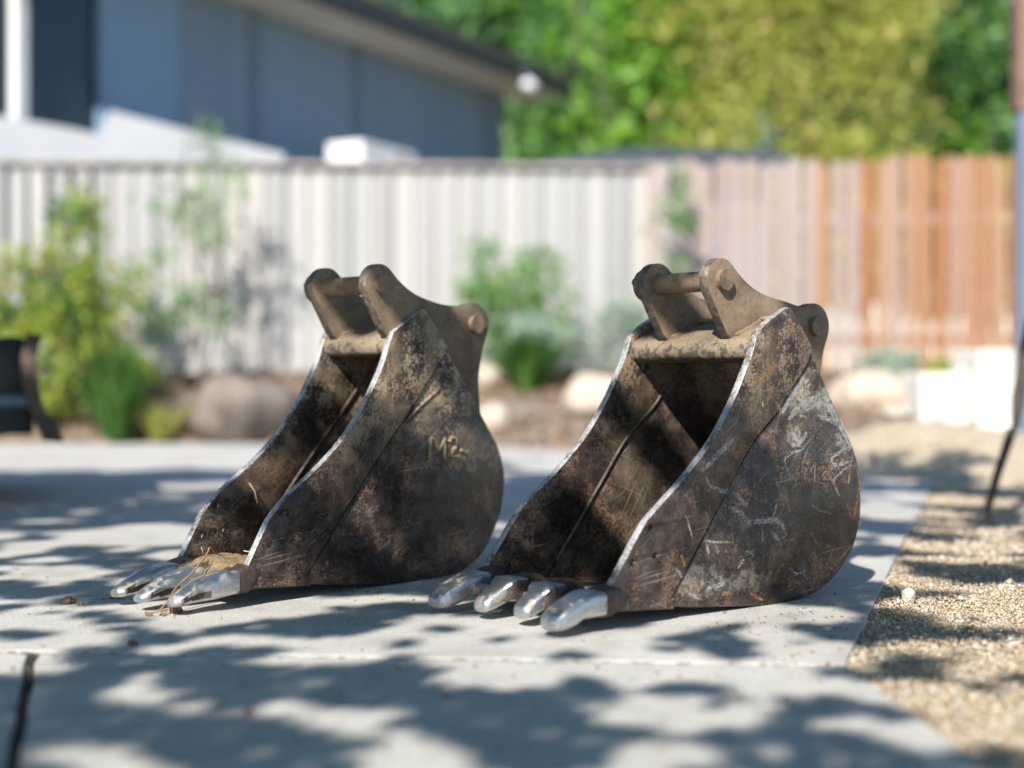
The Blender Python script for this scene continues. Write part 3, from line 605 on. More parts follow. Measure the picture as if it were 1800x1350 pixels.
def field(X, Y):
    nz = .62 * (.55 * np.sin(X * 23 + 2 * np.sin(Y * 7.1)) * np.sin(Y * 17 + 1.7 * np.sin(X * 9.3)) + .7 * np.sin(X * 12.7 + 1.5 * np.sin(Y * 5.3 + 1)) * np.sin(Y * 8.9 + 1.3 * np.sin(X * 6.1)) + .8 * np.sin(X * 5.1 + 1.3 * np.sin(Y * 2.7)) * np.sin(Y * 3.7 + 1.1 * np.sin(X * 3.3 + 2)) + .5 * np.sin(X * 11 + Y * 4.1 + 1) * np.sin(Y * 9.2 - X * 3))
    near = np.zeros_like(X); f = np.zeros_like(X)
    for x, y, rx, ry, wt in GAPS:
        if wt > 0: rx, ry = rx * 1.0 + .004, ry * 1.0 + .004
        q = np.exp(-(((X - x) / rx) ** 2 + ((Y - y) / ry) ** 2)); near = np.maximum(near, np.minimum(1, q * 1.6)); f = f + wt * 1.15 * q
    return f + .02 + nz * (1 - .45 * near)
nc = 520000; rg = np.random.default_rng(31)
gx = rg.uniform(-4.4, 3.6, nc); gy = rg.uniform(.2, 9.2, nc); hz = rg.uniform(2.2, 2.6, nc)
fd = field(gx, gy) + rg.normal(size=nc) * .05
keep = rg.uniform(0, 1, nc) < np.clip((.10 - fd) / .12, 0, 1) * np.clip((np.where(gx > .9, 6.6, 7.6) - gy) / .7, 0, 1)
P = np.stack([gx - TR.x * hz, gy - TR.y * hz, hz], -1)[keep]
st = empty('shade_tree', (-4.6, -3.4, 0), label='broad leafy tree behind the viewpoint, dappling the paving with shade', cat='tree')
sl = np.array(st.location)
link('crown', leaves(P - sl, .058, .5, rg, .1), M['leaf_dark'], st)
parts = [limb((0, 0, -.1), (.3, .3, 2.0), .17, .12, .02, rg, 12)]
for tx, ty in ((-2.4, 1.2), (-3.6, 3.2), (-2.6, -.4), (-1.6, -1.6)):
    parts.append(limb((.3, .3, 1.95), (tx + 4.6, ty + 3.4, 2.45 + rg.uniform(-.1, .1)), .020, .004, .04, rg, 8))
link('trunk', join_me(parts), M['bark'], st)

# ------------------------------------------------------------------ the two digger buckets
def circ(c, r, a0, a1, n=14): return [(c[0] + r * math.cos(R_(a0 + (a1 - a0) * i / n)), c[1] + r * math.sin(R_(a0 + (a1 - a0) * i / n))) for i in range(n + 1)]
def t2(pts, n=5): return [(p.x, p.y) for p in cr([Vector((a, b, 0)) for a, b in pts], n)]
def inset(pts, d):
    out = []
    for i, p in enumerate(pts):
        a = Vector(pts[max(i - 1, 0)]); b = Vector(pts[min(i + 1, len(pts) - 1)]); t = (b - a).normalized(); out.append((p[0] - t.y * d, p[1] + t.x * d))
    return out
def sheet_band(pts, th):  # pts run lip -> heel -> back, inside lies to the left
    return list(pts) + inset(pts, th)[::-1]
def superring(s, cz, cy, hw, hh, p, n=20, top=None):
    out = []
    for i in range(n):
        a = 2 * math.pi * i / n; c, q = math.cos(a), math.sin(a)
        out.append(Vector((s, cy + hw * math.copysign(abs(c) ** (2 / p), c), cz + hh * math.copysign(abs(q) ** (2 / p), q))))
    return out
def hammered(me, amp, freq, seed):
    for v in me.vertices:
        c = v.co; k = math.sin(c.x * freq + seed) * math.sin(c.y * freq * 1.3 + 2 * seed) * math.sin(c.z * freq * 1.1 + seed * .7)
        v.co = c + Vector((k, -k, k)) * amp
def interp(secs, n):
    out = []
    for i in range(len(secs) - 1):
        for k in range(n): t = k / n; out.append([secs[i][j] * (1 - t) + secs[i + 1][j] * t for j in range(5)])
    out.append(list(secs[-1])); return out

def bucket(spec):
    B = empty('digger_bucket', spec['loc'], R_(spec['yaw']), label=spec['label'], cat='bucket', group='digger buckets on the paving'); Wd = spec['W']; steel = M[spec['mat']]
    front, top, seam, back = spec['front'], spec['top'], spec['seam'], spec['back']
    lipz = spec['lip']
    cutter = t2(front[:4], 4)[:-1] + t2(front[3:], 5)[:-1] + top + t2(seam, 5)[1:] + [lipz[0], lipz[1]]
    holes = [(x, z, .0062) for x, z in spec['holes']]
    gw = spec['gap']; fwd = [(x + gw * .78 * (1 if i < len(seam) - 1 else 1), z - gw * .62) for i, (x, z) in enumerate(seam)]
    bk = t2(back, 5)
    rear = t2(fwd, 4) + [(lipz[0][0] - .012, lipz[0][1] + .004)] + [lipz[0]] + bk[::-1]
    # bk runs from the top of the back down round the heel to the lip; walk it the other way for the outline
    rear = t2(fwd, 4) + [(lipz[0][0] + gw, lipz[0][1] + .002)] + [q for q in bk[::-1][1:] if q[1] < fwd[0][1] - .012]
    sm = t2(seam, 4); strip = [(x - .010, z + .004) for x, z in sm] + [(x + .012, z - .006) for x, z in sm[::-1]]
    for side, (c0, c1, r0, r1) in (('near', (0, .016, .005, .013)), ('far', (Wd, Wd + .016, Wd + .003, Wd + .011))):
        me = plate(cutter, c0, c1, holes, .0018)
        facemat(me, lambda c, n: 1 if abs(n.y) < .75 and (n.x < .3) and c.z > .05 and not any((c.x - hx) ** 2 + (c.z - hz) ** 2 < .0001 for hx, hz, r in holes) else 0)
        o = link('side_cutter', me, [steel, M['edge']], B)
        link('side_plate', plate(rear, r0, r1, (), .001), steel, B)
        link('backing_strip', plate(strip, (.0102 if side == 'near' else Wd + .0062), (.0122 if side == 'near' else Wd + .0082), (), .0002), M['groove'], B)
        if side == 'far': link('weld_bead', tube([(x + .001, Wd + .001, z) for x, z in t2(seam, 4)[1:-1]], .0036, 8), M['weld'], B)
    # rolled shell: floor, heel and back in one bent sheet
    sp_ = [lipz[1]] + bk[::-1] + [spec['shelltop']]
    sp_ = inset(sp_, .0022)
    link('shell', plate(sheet_band(sp_, .009), .0092, Wd + .0068, (), .0008), steel, B)
    # floor lip with a blunt front edge
    a, b = lipz; d = (Vector(b) - Vector(a)).normalized(); nrm = Vector((d.y, -d.x)) if d.y * 0 - d.x > 0 else Vector((-d.y, d.x)); nrm = Vector((0, 1))
    f = Vector(b) + d * .022
    lip = [(a[0] + .02, a[1] - .0035), (b[0], b[1] - .0035), (f.x, f.y + .001), (f.x + .004, f.y + .010), (b[0] + .01, b[1] + .0155), (a[0] + .02, a[1] + .0150)]
    me = plate(lip, .0018, Wd + .0142, (), .001); facemat(me, lambda c, n: 1 if n.z > .3 or n.x < -.5 else 0); link('floor_lip', me, [steel, M['edge'] if spec['id'] == 'r' else M['adapter']], B)
    for c0, c1 in ((-.0045, .003), (Wd + .013, Wd + .0205)):
        z0 = a[1]; link('wear_strip', plate([(a[0] - .004, a[1] + .0005), (b[0] + .003, b[1] - .001), (b[0] - .002, b[1] + .012), (b[0] + .012, b[1] + .022), (a[0] - .004, a[1] + .021)], c0, c1, (), .003), steel, B)
    # cross beam under the ears
    o = Vector(spec['beam'])
    bp = [(.095, .036), (.045, .016), (.012, .002)] + t2([(.012, .002), (-.006, -.008), (-.014, -.024), (-.010, -.040), (.004, -.046)], 4)[1:] + [(.06, -.050), (.125, -.045), (.142, -.030)]
    me = plate([(o.x + x, o.y + z) for x, z in bp], .0125, Wd + .0035, (), .0008); link('cross_beam', me, [M['beam']], B)
    facemat(me, lambda c, n: 0)
    # ears carrying the two pins
    p1 = Vector(spec['pin']); p2 = p1 + Vector(spec['pin2'])
    ear = [(p1.x + .012, p1.y - .098)] + circ(p1, .0415, 205, 52, 16) + t2([(p1.x + .0255, p1.y + .0327), (p1.x + .058, p1.y + .006), (p1.x + .095, p1.y - .014), (p1.x + .139, p1.y - .0265), (p1.x + .185, p1.y - .034), (p2.x - .042, p2.y + .0385), (p2.x - .012, p2.y + .0445)], 5)[1:-1] \
        + circ(p2, .046, 105, -25, 14) + t2([(p2.x + .0417, p2.y - .0194), (p2.x + .030, p2.y - .046), (p2.x + .022, p2.y - .075), (p2.x + .014, p2.y - .12), (p2.x + .018, p2.y - .17), (p2.x + .022, p2.y - .205)], 4)[1:] + [(p2.x - .03, p2.y - .15), (p2.x - .09, p2.y - .06), (p1.x + .10, p1.y - .09), (p1.x + .03, p1.y - .112)]
    e0 = spec['ear_off']; et = .022
    for y0 in (e0, Wd - e0 - et):
        me = plate(ear, y0, y0 + et, (), .0022); facemat(me, lambda c, n: 1 if abs(n.y) < .6 else 0); link('ear', me, [M['ear'], M['ear_edge']], B)
    for p in (p1, p2):
        pin = link('pin', tube([(p.x, e0 - .0085, p.y), (p.x, e0 - .011, p.y), (p.x, Wd - e0 + .012, p.y)], [.0185, .0195, .0195], 28), M['ear'], B)
        bo = link('boss', tube([(p.x, Wd - e0 + .0005, p.y), (p.x, Wd - e0 + .020, p.y), (p.x, Wd - e0 + .022, p.y)], [.031, .031, .028], 24), M['ear_edge'], B)
        link('bolt', tube([(p.x - .012, Wd - e0 + .020, p.y + .006), (p.x - .012, Wd - e0 + .034, p.y + .006)], .009, 6), M['adapter'], B)
    # welds where ears meet the beam
    for y0 in (e0 - .003, e0 + et + .003, Wd - e0 - et - .003, Wd - e0 + .003):
        link('weld_bead', tube([(o.x + x, y0, o.y + z + .002) for x, z in ((.004, -.002), (.03, .007), (.06, .0205), (.080, .028))], .0048, 8), M['ear'], B)
    # teeth
    rgt = np.random.default_rng(3 if spec['id'] == 'r' else 4)
    for i, (cy, tip) in enumerate(spec['teeth']):
        T = empty('tooth', (0, 0, 0)); T.parent = B; zl = b[1]
        big = spec['id'] == 'r' and i in (0, 3)
        x0 = b[0] - .006
        L = x0 - tip
        if spec['id'] == 'l':
            secs = [(0, .010, .0265, .021, 5), (.16, .010, .028, .0225, 5), (.36, .006, .0275, .0215, 4), (.58, .001, .0255, .0190, 4), (.78, -.006, .0215, .0138, 3.6), (.93, -.012, .0180, .0095, 3.2), (1.0, -.0145, .0125, .0060, 2.6)]
        elif big:
            secs = [(0, .013, .031, .021, 5), (.22, .013, .0315, .0215, 4.5), (.42, .010, .029, .0195, 3.4), (.66, .000, .0290, .0190, 4), (.86, -.007, .0270, .0165, 3.6), (.96, -.0105, .0235, .0135, 3.2), (1.0, -.0125, .0165, .0085, 2.6)]
        else:
            secs = [(0, .016, .033, .019, 6), (.30, .016, .034, .0195, 6), (.42, .014, .030, .018, 4), (.52, .008, .0235, .0170, 4), (.75, -.001, .0220, .0155, 3.6), (.92, -.008, .0200, .0125, 3.2), (.98, -.010, .0170, .0100, 2.8), (1.0, -.011, .012, .0065, 2.4)]
        rings = []
        for s, dz, hw, hh, p in interp(secs, 4):
            ring = superring(x0 - s * L, zl + dz, cy, hw, hh, p, 28)
            for v in ring:
                yy = v.y - cy
                if big and s > .6: v.z -= .006 * min(1, (s - .6) / .25) * math.exp(-(yy / .0055) ** 2) * (1 if v.z > zl + dz else .2)
                if spec['id'] == 'l' and .45 < s < .9 and v.z < zl + dz + hh * .45: # scooped flank behind the nose
                    k = math.sin((s - .45) / .45 * math.pi); v.y = cy + yy * (1 - .42 * k)
                if spec['id'] == 'l' and s > .45 and v.z > zl + dz: v.z += .0035 * math.exp(-(yy / .008) ** 2)
            rings.append(ring)
        me = loft(rings, 22); hammered(me, .0013, 95, i + 1)
        xm = x0 - .42 * L
        if spec['id'] == 'r' and not big: facemat(me, lambda c, n: 1 if abs(n.y) > .6 and c.x > x0 - .52 * L else 0)
        else: facemat(me, lambda c, n: 1 if n.x > .8 or (abs(n.y) > .4 and spec['id'] == 'l' and x0 - .88 * L < c.x < x0 - .47 * L and c.z < zl + .005 - .012 * (x0 - c.x) / L and n.z > -.2) else 0)
        link('tooth_tip', me, [M['polish'], M['adapter']], T)
        ar = [superring(x, zl + dz, cy, hw, hh, p, 20) for x, dz, hw, hh, p in ((x0 - .012, .012, .023, .020, 5), (x0 + .004, .012, .025, .024, 5), (x0 + .022, .014, .024, .026, 5), (x0 + .045, .016, .021, .020, 4), (x0 + .062, .016, .014, .008, 3))]
        me = loft(ar, 35); hammered(me, .0012, 90, i + 5); link('adapter', me, M['adapter'], T)
    # letters drawn with weld on the near plate
    for st_ in spec['letters']:
        link('weld_letter', tube([(x, .0045, z) for x, z in st_], spec['lr'], 7), M['letter'] if spec['id'] == 'l' else M['weld'], B)
    for s0 in spec.get('seam2', []): link('weld_bead', tube([(x, .0048, z) for x, z in s0], .0028, 7), steel, B)
    return B

RB = dict(id='r', loc=(.464, 2.6168, 0), yaw=39.5, W=.33, gap=.0060, mat='steel_r', label='wider digger bucket with four teeth and white paint smears on its side',
    front=[(-.404, .052), (-.353, .1146), (-.334, .140), (-.303, .177), (-.262, .2075), (-.21, .2456), (-.14, .3072), (-.0844, .3769), (-.0514, .4314), (-.0305, .4703), (-.018, .504)],
    top=[(-.018, .504), (.0154, .5271), (.058, .549), (.069, .553), (.078, .551), (.0853, .545), (.137, .482)],
    seam=[(.139, .472), (.122, .444), (.073, .3945), (.041, .360), (-.032, .3005), (-.1014, .216), (-.1596, .1435), (-.240, .0436)],
    lip=[(-.254, .0225), (-.406, .0345)],
    back=[(.130, .482), (.1606, .4401), (.1995, .3831), (.2348, .3359), (.2697, .2843), (.287, .2437), (.2944, .1922), (.2935, .1485), (.2782, .102), (.253, .0676), (.2063, .0318), (.1499, .0092), (.0736, .0005), (0, .0010), (-.24, .0212)],
    shelltop=(.075, .540), holes=[(-.2938, .1633), (-.2828, .1157), (-.3358, .1084)], beam=(-.006, .500), pin=(-.034, .603), pin2=(.271, -.080), ear_off=.072,
    teeth=[(.014, -.514), (.118, -.488), (.215, -.498), (.318, -.518)], lr=.0022,
    letters=[[(.1118, .2222), (.1165, .2615)], [(.1165, .2615), (.130, .254), (.1371, .2403)], [(.1371, .2403), (.1522, .259), (.1515, .2204)], [(.170, .256), (.181, .2585), (.190, .252), (.186, .241), (.174, .233), (.171, .2243), (.1945, .2232)]])
LB = dict(id='l', loc=(-.2487, 2.8767, .004), yaw=48.3, W=.205, gap=.0056, mat='steel_l', label='narrower digger bucket with three shiny teeth and soil on its lip',
    front=[(-.366, .052), (-.3134, .1398), (-.300, .158), (-.2821, .1755), (-.2536, .1989), (-.1809, .2484), (-.1131, .3061), (-.0579, .3749), (-.0178, .4398), (.0024, .4879), (.0125, .510)],
    top=[(.0125, .510), (.0956, .5603), (.1030, .5595), (.1089, .5549), (.154, .503), (.170, .481)],
    seam=[(.172, .476), (.1408, .4433), (.0505, .3407), (.0144, .3036), (-.06, .222), (-.128, .1433), (-.2173, .0365)],
    lip=[(-.2255, .0215), (-.375, .0335)],
    back=[(.165, .487), (.1957, .4454), (.245, .385), (.288, .325), (.3284, .2714), (.3493, .2246), (.3535, .1819), (.3437, .126), (.3176, .0786), (.2865, .0394), (.2361, .0095), (.1869, .0005), (.1004, -.0035), (.0, -.0005), (-.215, .0205)],
    shelltop=(.105, .548), holes=[(-.3029, .106), (-.2526, .1137), (-.2648, .1623)], beam=(.020, .508), pin=(-.012, .606), pin2=(.276, -.073), ear_off=.0112,
    teeth=[(.016, -.512), (.104, -.522), (.190, -.514)], lr=.0042,
    letters=[[(.1186, .2467), (.1246, .2908)], [(.1246, .2908), (.134, .288), (.1495, .2655)], [(.1495, .2655), (.164, .290), (.1655, .2446)], [(.1785, .281), (.186, .290), (.197, .289), (.203, .280), (.199, .270), (.188, .262), (.184, .249), (.206, .2485)], [(.2132, .2631), (.2304, .257)]],
    seam2=[[(.052, .328), (.09, .357), (.14, .388), (.185, .423)]])
b_r = bucket(RB); b_l = bucket(LB)
# dried paint rubbed onto the near side of the wide bucket
WHITE=[([(-0.0915,0.1871),(-0.0616,0.1770),(-0.0363,0.1569),(-0.0107,0.1569),(0.0467,0.1533),(0.0707,0.1257)],0.0122),([(-0.0816,0.2133),(-0.0641,0.2040),(-0.0424,0.1894)],0.0111),([(-0.1573,0.2467),(-0.1477,0.2315),(-0.1088,0.2164),(-0.0955,0.2230)],0.0089),([(-0.0842,0.3120),(-0.1211,0.2865),(-0.1645,0.2569)],0.0122),([(0.1209,0.2862),(0.0759,0.2765),(0.0636,0.2630),(0.0797,0.2370)],0.0078),([(0.0371,0.2382),(0.0445,0.2172)],0.0044),([(0.0404,0.1864),(0.0309,0.1612)],0.0067),([(-0.0076,0.1765),(0.0006,0.1613)],0.0044),([(-0.1572,0.1319),(-0.1209,0.1269),(-0.0865,0.1251)],0.0056),([(-0.1524,0.1282),(-0.1427,0.1078)],0.0067),([(-0.1282,0.1281),(-0.1199,0.1060)],0.0033),([(0.2609,0.2883),(0.2060,0.2666),(0.2146,0.2520),(0.2697,0.2589)],0.0078),([(0.2639,0.2519),(0.2175,0.2285),(0.2118,0.2144),(0.2279,0.1913)],0.0067),([(0.2697,0.2771),(0.2552,0.2142)],0.0044),([(0.1415,0.1790),(0.1666,0.1669),(0.2016,0.1591)],0.0056),([(0.1055,0.4014),(0.1142,0.3866)],0.0089),([(0.1691,0.3904),(0.1165,0.3715),(0.0812,0.3528)],0.0133),([(0.1551,0.3799),(0.1001,0.3560),(0.0732,0.3425)],0.0100),([(0.1747,0.3762),(0.1274,0.3591)],0.0078),([(0.1275,0.3187),(0.1138,0.3032),(0.1002,0.2914)],0.0111),([(0.1775,0.3868),(0.2059,0.3544),(0.2375,0.3214),(0.2668,0.2845)],0.0189),([(0.1691,0.3443),(0.2002,0.3402),(0.2318,0.3270)],0.0144),([(0.0231,0.1359),(0.0362,0.1264),(0.0494,0.1168)],0.0089),([(-0.0489,0.0903),(-0.0590,0.0844),(-0.0665,0.0749)],0.0078),([(-0.2092,0.1810),(-0.1998,0.1626),(-0.1918,0.1409)],0.0044),([(0.1001,0.4049),(0.0651,0.3773),(0.0465,0.3534)],0.0289),([(0.0732,0.3321),(0.0840,0.2971)],0.0244),([(-0.1258,0.0684),(-0.1062,0.0517),(-0.1499,0.0458)],0.0100),([(-0.0464,0.1052),(-0.0209,0.0965)],0.0044),([(0.1169,0.0505),(0.1306,0.0370)],0.0044),([(0.1949,0.0544),(0.2132,0.0467)],0.0044),([(0.0735,0.0647),(0.1005,0.0519),(0.1278,0.0566)],0.0044),([(-0.0004,0.1495),(0.0023,0.1168)],0.0056),([(-0.2346,0.0908),(-0.2161,0.0731)],0.0067),([(-0.1974,0.0422),(-0.1690,0.0313)],0.0078),([(-0.0159,0.2015),(-0.0159,0.1964)],0.0056),([(0.0814,0.1684),(0.0573,0.2079)],0.0044),([(0.0680,0.2143),(0.0626,0.1973),(0.0733,0.2036)],0.0067),([(0.0518,0.5430),(0.0645,0.5375)],0.0067),([(-0.0069,0.3776),(-0.0016,0.3659)],0.0056)]
ORANGE=[([(0.0071,0.4343),(0.0175,0.4429),(0.0243,0.4498)],0.0078),([(-0.0314,0.3021),(-0.0592,0.2912),(-0.0842,0.2779)],0.0144),([(0.0307,0.3759),(0.0465,0.3603)],0.0100),([(0.0203,0.2749),(0.0466,0.2775)],0.0100),([(0.0796,0.3372),(0.0786,0.3181),(0.0850,0.3005)],0.0122),([(-0.0627,0.2627),(-0.0767,0.2449),(-0.0891,0.2271)],0.0056),([(0.2827,0.2384),(0.2899,0.2144),(0.2887,0.1962)],0.0067),([(0.2846,0.1927),(0.2817,0.1710),(0.2670,0.1355)],0.0056),([(-0.1219,0.1392),(-0.1072,0.1425)],0.0067),([(-0.1111,0.0339),(-0.0914,0.0303)],0.0100),([(0.0735,0.0282),(0.0897,0.0372),(0.1087,0.0319)],0.0100),([(-0.0336,0.0264),(0.0024,0.0110)],0.0089),([(0.1058,0.1547),(0.1443,0.1576)],0.0033),([(0.1388,0.1280),(0.1555,0.1073),(0.1611,0.0981)],0.0067),([(0.1722,0.1470),(0.1835,0.1249)],0.0067),([(-0.1596,0.1862),(-0.1476,0.1657)],0.0056),([(-0.2208,0.1123),(-0.2091,0.0919)],0.0089),([(0.2321,0.0873),(0.2671,0.0901)],0.0056),([(0.0310,0.0717),(0.0735,0.0734)],0.0033),([(0.0453,0.4923),(0.0392,0.4828),(0.0338,0.4729)],0.0056),([(0.0260,0.4545),(0.0231,0.4428),(0.0096,0.4322)],0.0089),([(-0.0332,0.4113),(-0.0157,0.4194),(0.0036,0.4299)],0.0167),([(0.0810,0.5178),(0.0682,0.4998)],0.0056),([(0.0411,0.3724),(0.0358,0.3608)],0.0089),([(0.0195,0.5269),(0.0017,0.5125)],0.0044)]
def seam_x(z): return float(np.interp(z, [p[1] for p in RB['seam'][::-1]], [p[0] for p in RB['seam'][::-1]]))
def smear(pts, wd, mat):
    P = t2(pts, 7); V, F, U = [], [], []; L = 0.0; n = len(P); rows = []
    rg = random.Random(int(pts[0][0] * 1e4) & 0xffff)
    for i, p in enumerate(P):
        a = Vector(P[max(i - 1, 0)]); b = Vector(P[min(i + 1, n - 1)]); t = (b - a).normalized(); nn = Vector((-t.y, t.x))
        if i: L += (Vector(p) - Vector(P[i - 1])).length
        k = wd * .75 * (1 - .55 * abs(2 * i / (n - 1) - 1) ** 3) * rg.uniform(.8, 1.2); rows.append((Vector(p) - nn * k, Vector(p) + nn * k, L))
    cut = sum(1 for p in P if p[0] < seam_x(p[1])) > len(P) / 2; yy = -.0005 if cut else .0045
    for a, b, l in rows: V += [(a.x, yy, a.y), (b.x, yy, b.y)]; U += [(l * 18, 0), (l * 18, 1)]
    F = [(2 * i, 2 * i + 1, 2 * i + 3, 2 * i + 2) for i in range(n - 1)]
    me = bpy.data.meshes.new('m'); me.from_pydata(V, [], F); uv = me.uv_layers.new(name='UVMap')
    for lp in me.loops: uv.data[lp.index].uv = U[lp.vertex_index]
    link('paint_smear', me, mat, b_r)
for pts, wd in WHITE: smear(pts, wd, M['paint_white'])
for pts, wd in ORANGE: smear(pts, wd, M['paint_orange'])
def in_bucket(B, s, y, z): return B.matrix_world_ @ Vector((s, y, z))
def place(spec, s, y, z):
    th = R_(spec['yaw']); return Vector(spec['loc']) + Vector((math.cos(th) * s - math.sin(th) * y, math.sin(th) * s + math.cos(th) * y, z))

# soil lying in the mouth of the narrow bucket
V, F = [], []; rg = np.random.default_rng(9); nx, ny = 34, 22
for i in range(nx + 1):
    for j in range(ny + 1):
        s = -.402 + .262 * i / nx; y = .020 + .182 * j / ny; u = (s + .31) / .07; h = .004 + .036 * math.exp(-u * u) * (.6 + .4 * math.cos((j / ny - .45) * 3)) + rg.normal() * .0018
        h += .010 * math.exp(-((s + .365) / .02) ** 2) * abs(math.sin(y * 60))
        zf = .0335 + (s + .375) * -.08 + .0125
        if i in (0, nx): h = -.004
        V.append((s, y, zf + h))
for i in range(nx):
    for j in range(ny): k = i * (ny + 1) + j; F.append((k, k + 1, k + ny + 2, k + ny + 1))
so = link('soil_heap', mesh(V, F, 60), M['soil'], label='tan dry soil heaped on the lip of the narrower bucket', cat='soil', kind='stuff')
so.location = LB['loc']; so.rotation_euler = (0, 0, R_(LB['yaw']))
tw = tube(cr([place(LB, *p) for p in ((-.30, .10, .078), (-.345, .105, .083), (-.375, .088, .100), (-.395, .072, .090), (-.44, .058, .060), (-.475, .050, .042), (-.50, .040, .022), (-.525, .035, .006), (-.545, .045, .003))], 6), .0017, 7)
link('dry_root', tw, M['twig'], label='thin brown dry root hanging over the middle tooth of the narrower bucket', cat='root')
for i, (s, y, z, a) in enumerate(((-.335, .165, .078, 1.9), (-.30, .05, .080, 2.6))):
    p = place(LB, s, y, z); q = p + Vector((math.cos(a), math.sin(a), .3)) * .028
    link('straw', tube([p, (p + q) / 2 + Vector((0, 0, .003)), q], .0011, 5), M['straw'], label=['short pale straw in the bucket soil near the far side plate', 'short pale straw in the bucket soil near the close side plate'][i], cat='straw', group='straws on the bucket soil')
p = place(LB, -.195, .203, .205)
link('straw', tube([p, p + Vector((.012, -.004, -.016)), p + Vector((.018, -.006, -.040))], .0014, 5), M['straw'], label='single pale straw stuck to the inside of the narrower bucket', cat='straw')

# clods and crumbs on the paving
def gp(u, v, z=0.0): Y = CAMH * 2500 / (v - 665); return Vector(((u - 900) / 2500 * Y, Y, z))
for i, (u, v, s, lab) in enumerate(((309, 1078, .014, 'largest dark soil clod beside the near tooth of the narrower bucket'), (119, 1062, .013, 'tan soil clod lying alone left of the narrower bucket teeth'))):
    link('soil_clod', rock_me(s, s * .9, s * .7, 40 + i, .9), M['clod'], loc=gp(u, v, s * .4), label=lab, cat='clod')
V = []; crumbs = []
def crumb(u, v, s): crumbs.append((gp(u, v), s))
for _ in range(60): crumb(290 + random.gauss(0, 22), 1077 + random.gauss(0, 4), random.uniform(.0012, .004))
for _ in range(26): crumb(205 + random.gauss(0, 14), 1051 + random.gauss(0, 2.5), random.uniform(.0012, .004))
for _ in range(22): crumb(130 + random.gauss(0, 14), 1062 + random.gauss(0, 2.5), random.uniform(.0012, .003))
for _ in range(40): crumb(610 + random.gauss(0, 28), 1041 + random.gauss(0, 2), random.uniform(.001, .003))
for _ in range(240): crumb(random.uniform(0, 1480), 1000 + 350 * random.random() ** 1.6, random.uniform(.0008, .0030))
for _ in range(160): crumb(random.uniform(1250, 1500), random.uniform(1045, 1170), random.uniform(.0008, .0030))
bmx = bmesh.new()
for p, s in crumbs:
    if p.y > 2.08 and p.x > .48 + (p.y - 2.08) * .33: continue
    if p.y < 1.0: continue
    r = bmesh.ops.create_icosphere(bmx, subdivisions=1, radius=s, matrix=Matrix.Translation(p + Vector((0, 0, s * .4))) @ Matrix.Diagonal((random.uniform(.7, 1.4), random.uniform(.7, 1.4), random.uniform(.5, .9), 1)))
me = bpy.data.meshes.new('m'); bmx.to_mesh(me); bmx.free()
link('soil_crumbs', me, M['soil'], kind='stuff', label='small soil crumbs and grit scattered over the concrete', cat='grit')
pe = [(1455, 1107, .010, 'M', 'pale grey pebble in the shade right of the wider bucket'), (233, 1135, .009, 'B', 'small red brown stone at the paving joint on the left'), (1597, 1056, .016, 'S', 'upright pale stone standing in the gravel'), (437, 1253, .008, 'D', 'small dark pebble on the near slab at left')]
for i, (u, v, s, k, lab) in enumerate(pe):
    m = {'M': M['rock_pale'], 'B': simple('red_brown_chip', (0.22, 0.075, 0.05), .8), 'S': M['rock_pale'], 'D': M['clod']}[k]
    o = link('pebble', rock_me(s, s * .8, s * (1.3 if k == 'S' else .7), 60 + i, .4, 2), m, loc=gp(u, v, s * (.5 if k == 'S' else .3)), label=lab, cat='pebble')
tl = [(780, 1225), (1640, 1060 + 0), (505, 985), (225, 932), (1010, 1160), (890, 1233), (700, 1178), (1290, 1215)]
labs = ['dry curled leaf on the bright slab near the middle', '', 'dry leaf on the paving left of the narrower bucket mouth', 'dry reddish leaf in the shadow streaks at far left', 'tiny dry leaf in front of the wider bucket teeth', 'dry leaf on the near slab below the teeth', 'dry leaf in the joint line at centre', 'dry leaf on the bright slab at right']
for (u, v), lab in zip(tl, labs):
    if not lab: continue
    p = gp(u, v, .002); a = random.uniform(0, 6)
    me = mesh([p + Vector((math.cos(a), math.sin(a), 0)) * .008, p + Vector((-math.sin(a), math.cos(a), 0)) * .003 + Vector((0, 0, .002)), p - Vector((math.cos(a), math.sin(a), 0)) * .008 + Vector((0, 0, .003)), p + Vector((math.sin(a), -math.cos(a), 0)) * .003], [(0, 1, 2, 3)])
    o = link('dry_leaf', me, M['twig'], label=lab, cat='leaf'); so_ = o.modifiers.new('s', 'SOLIDIFY'); so_.thickness = .0006

# ------------------------------------------------------------------ digger undercarriage at the left edge
ex = empty('digger_undercarriage', (-1.50, 4.62, 0), R_(19), label='black dozer blade and frame of a small digger cut off at left edge', cat='digger'); eo = Vector(ex.location)
def at(x, y, z): return Vector((x, y, z)) - eo
prof = cr([(-1.470, 0, .215), (-1.508, 0, .30), (-1.535, 0, .40), (-1.540, 0, .49), (-1.522, 0, .565)], 5); th_ = [.02, .05]
out = [(p.x, p.z) for p in prof] + [(p.x - .05 - .0 * i, p.z + (.0 if i else .0)) for i, p in enumerate(reversed(prof))]
def ypl(pts, y0, y1): return plate([(x - eo.x, z) for x, z in pts], y0 - eo.y, y1 - eo.y, (), .004)
bl = link('dozer_blade', ypl(out, 4.62, 5.86), M['machine_rust'], ex)
link('cutting_edge', ypl([(-1.458, .212), (-1.49, .212), (-1.512, .285), (-1.482, .285)], 4.60, 5.88), M['machine_rust'], bl)
link('blade_back', ypl([(-1.56, .545), (-1.60, .556), (-2.35, .556), (-2.35, .245), (-1.56, .235), (-1.575, .38)], 4.70, 5.78), M['machine'], ex)
link('sheen_bar', tube([at(-1.57, 4.69, .345), at(-2.3, 4.69, .345)], .022, 12), M['post_steel'], ex)  # pale bar added to draw the sheen stripe across the dark blade
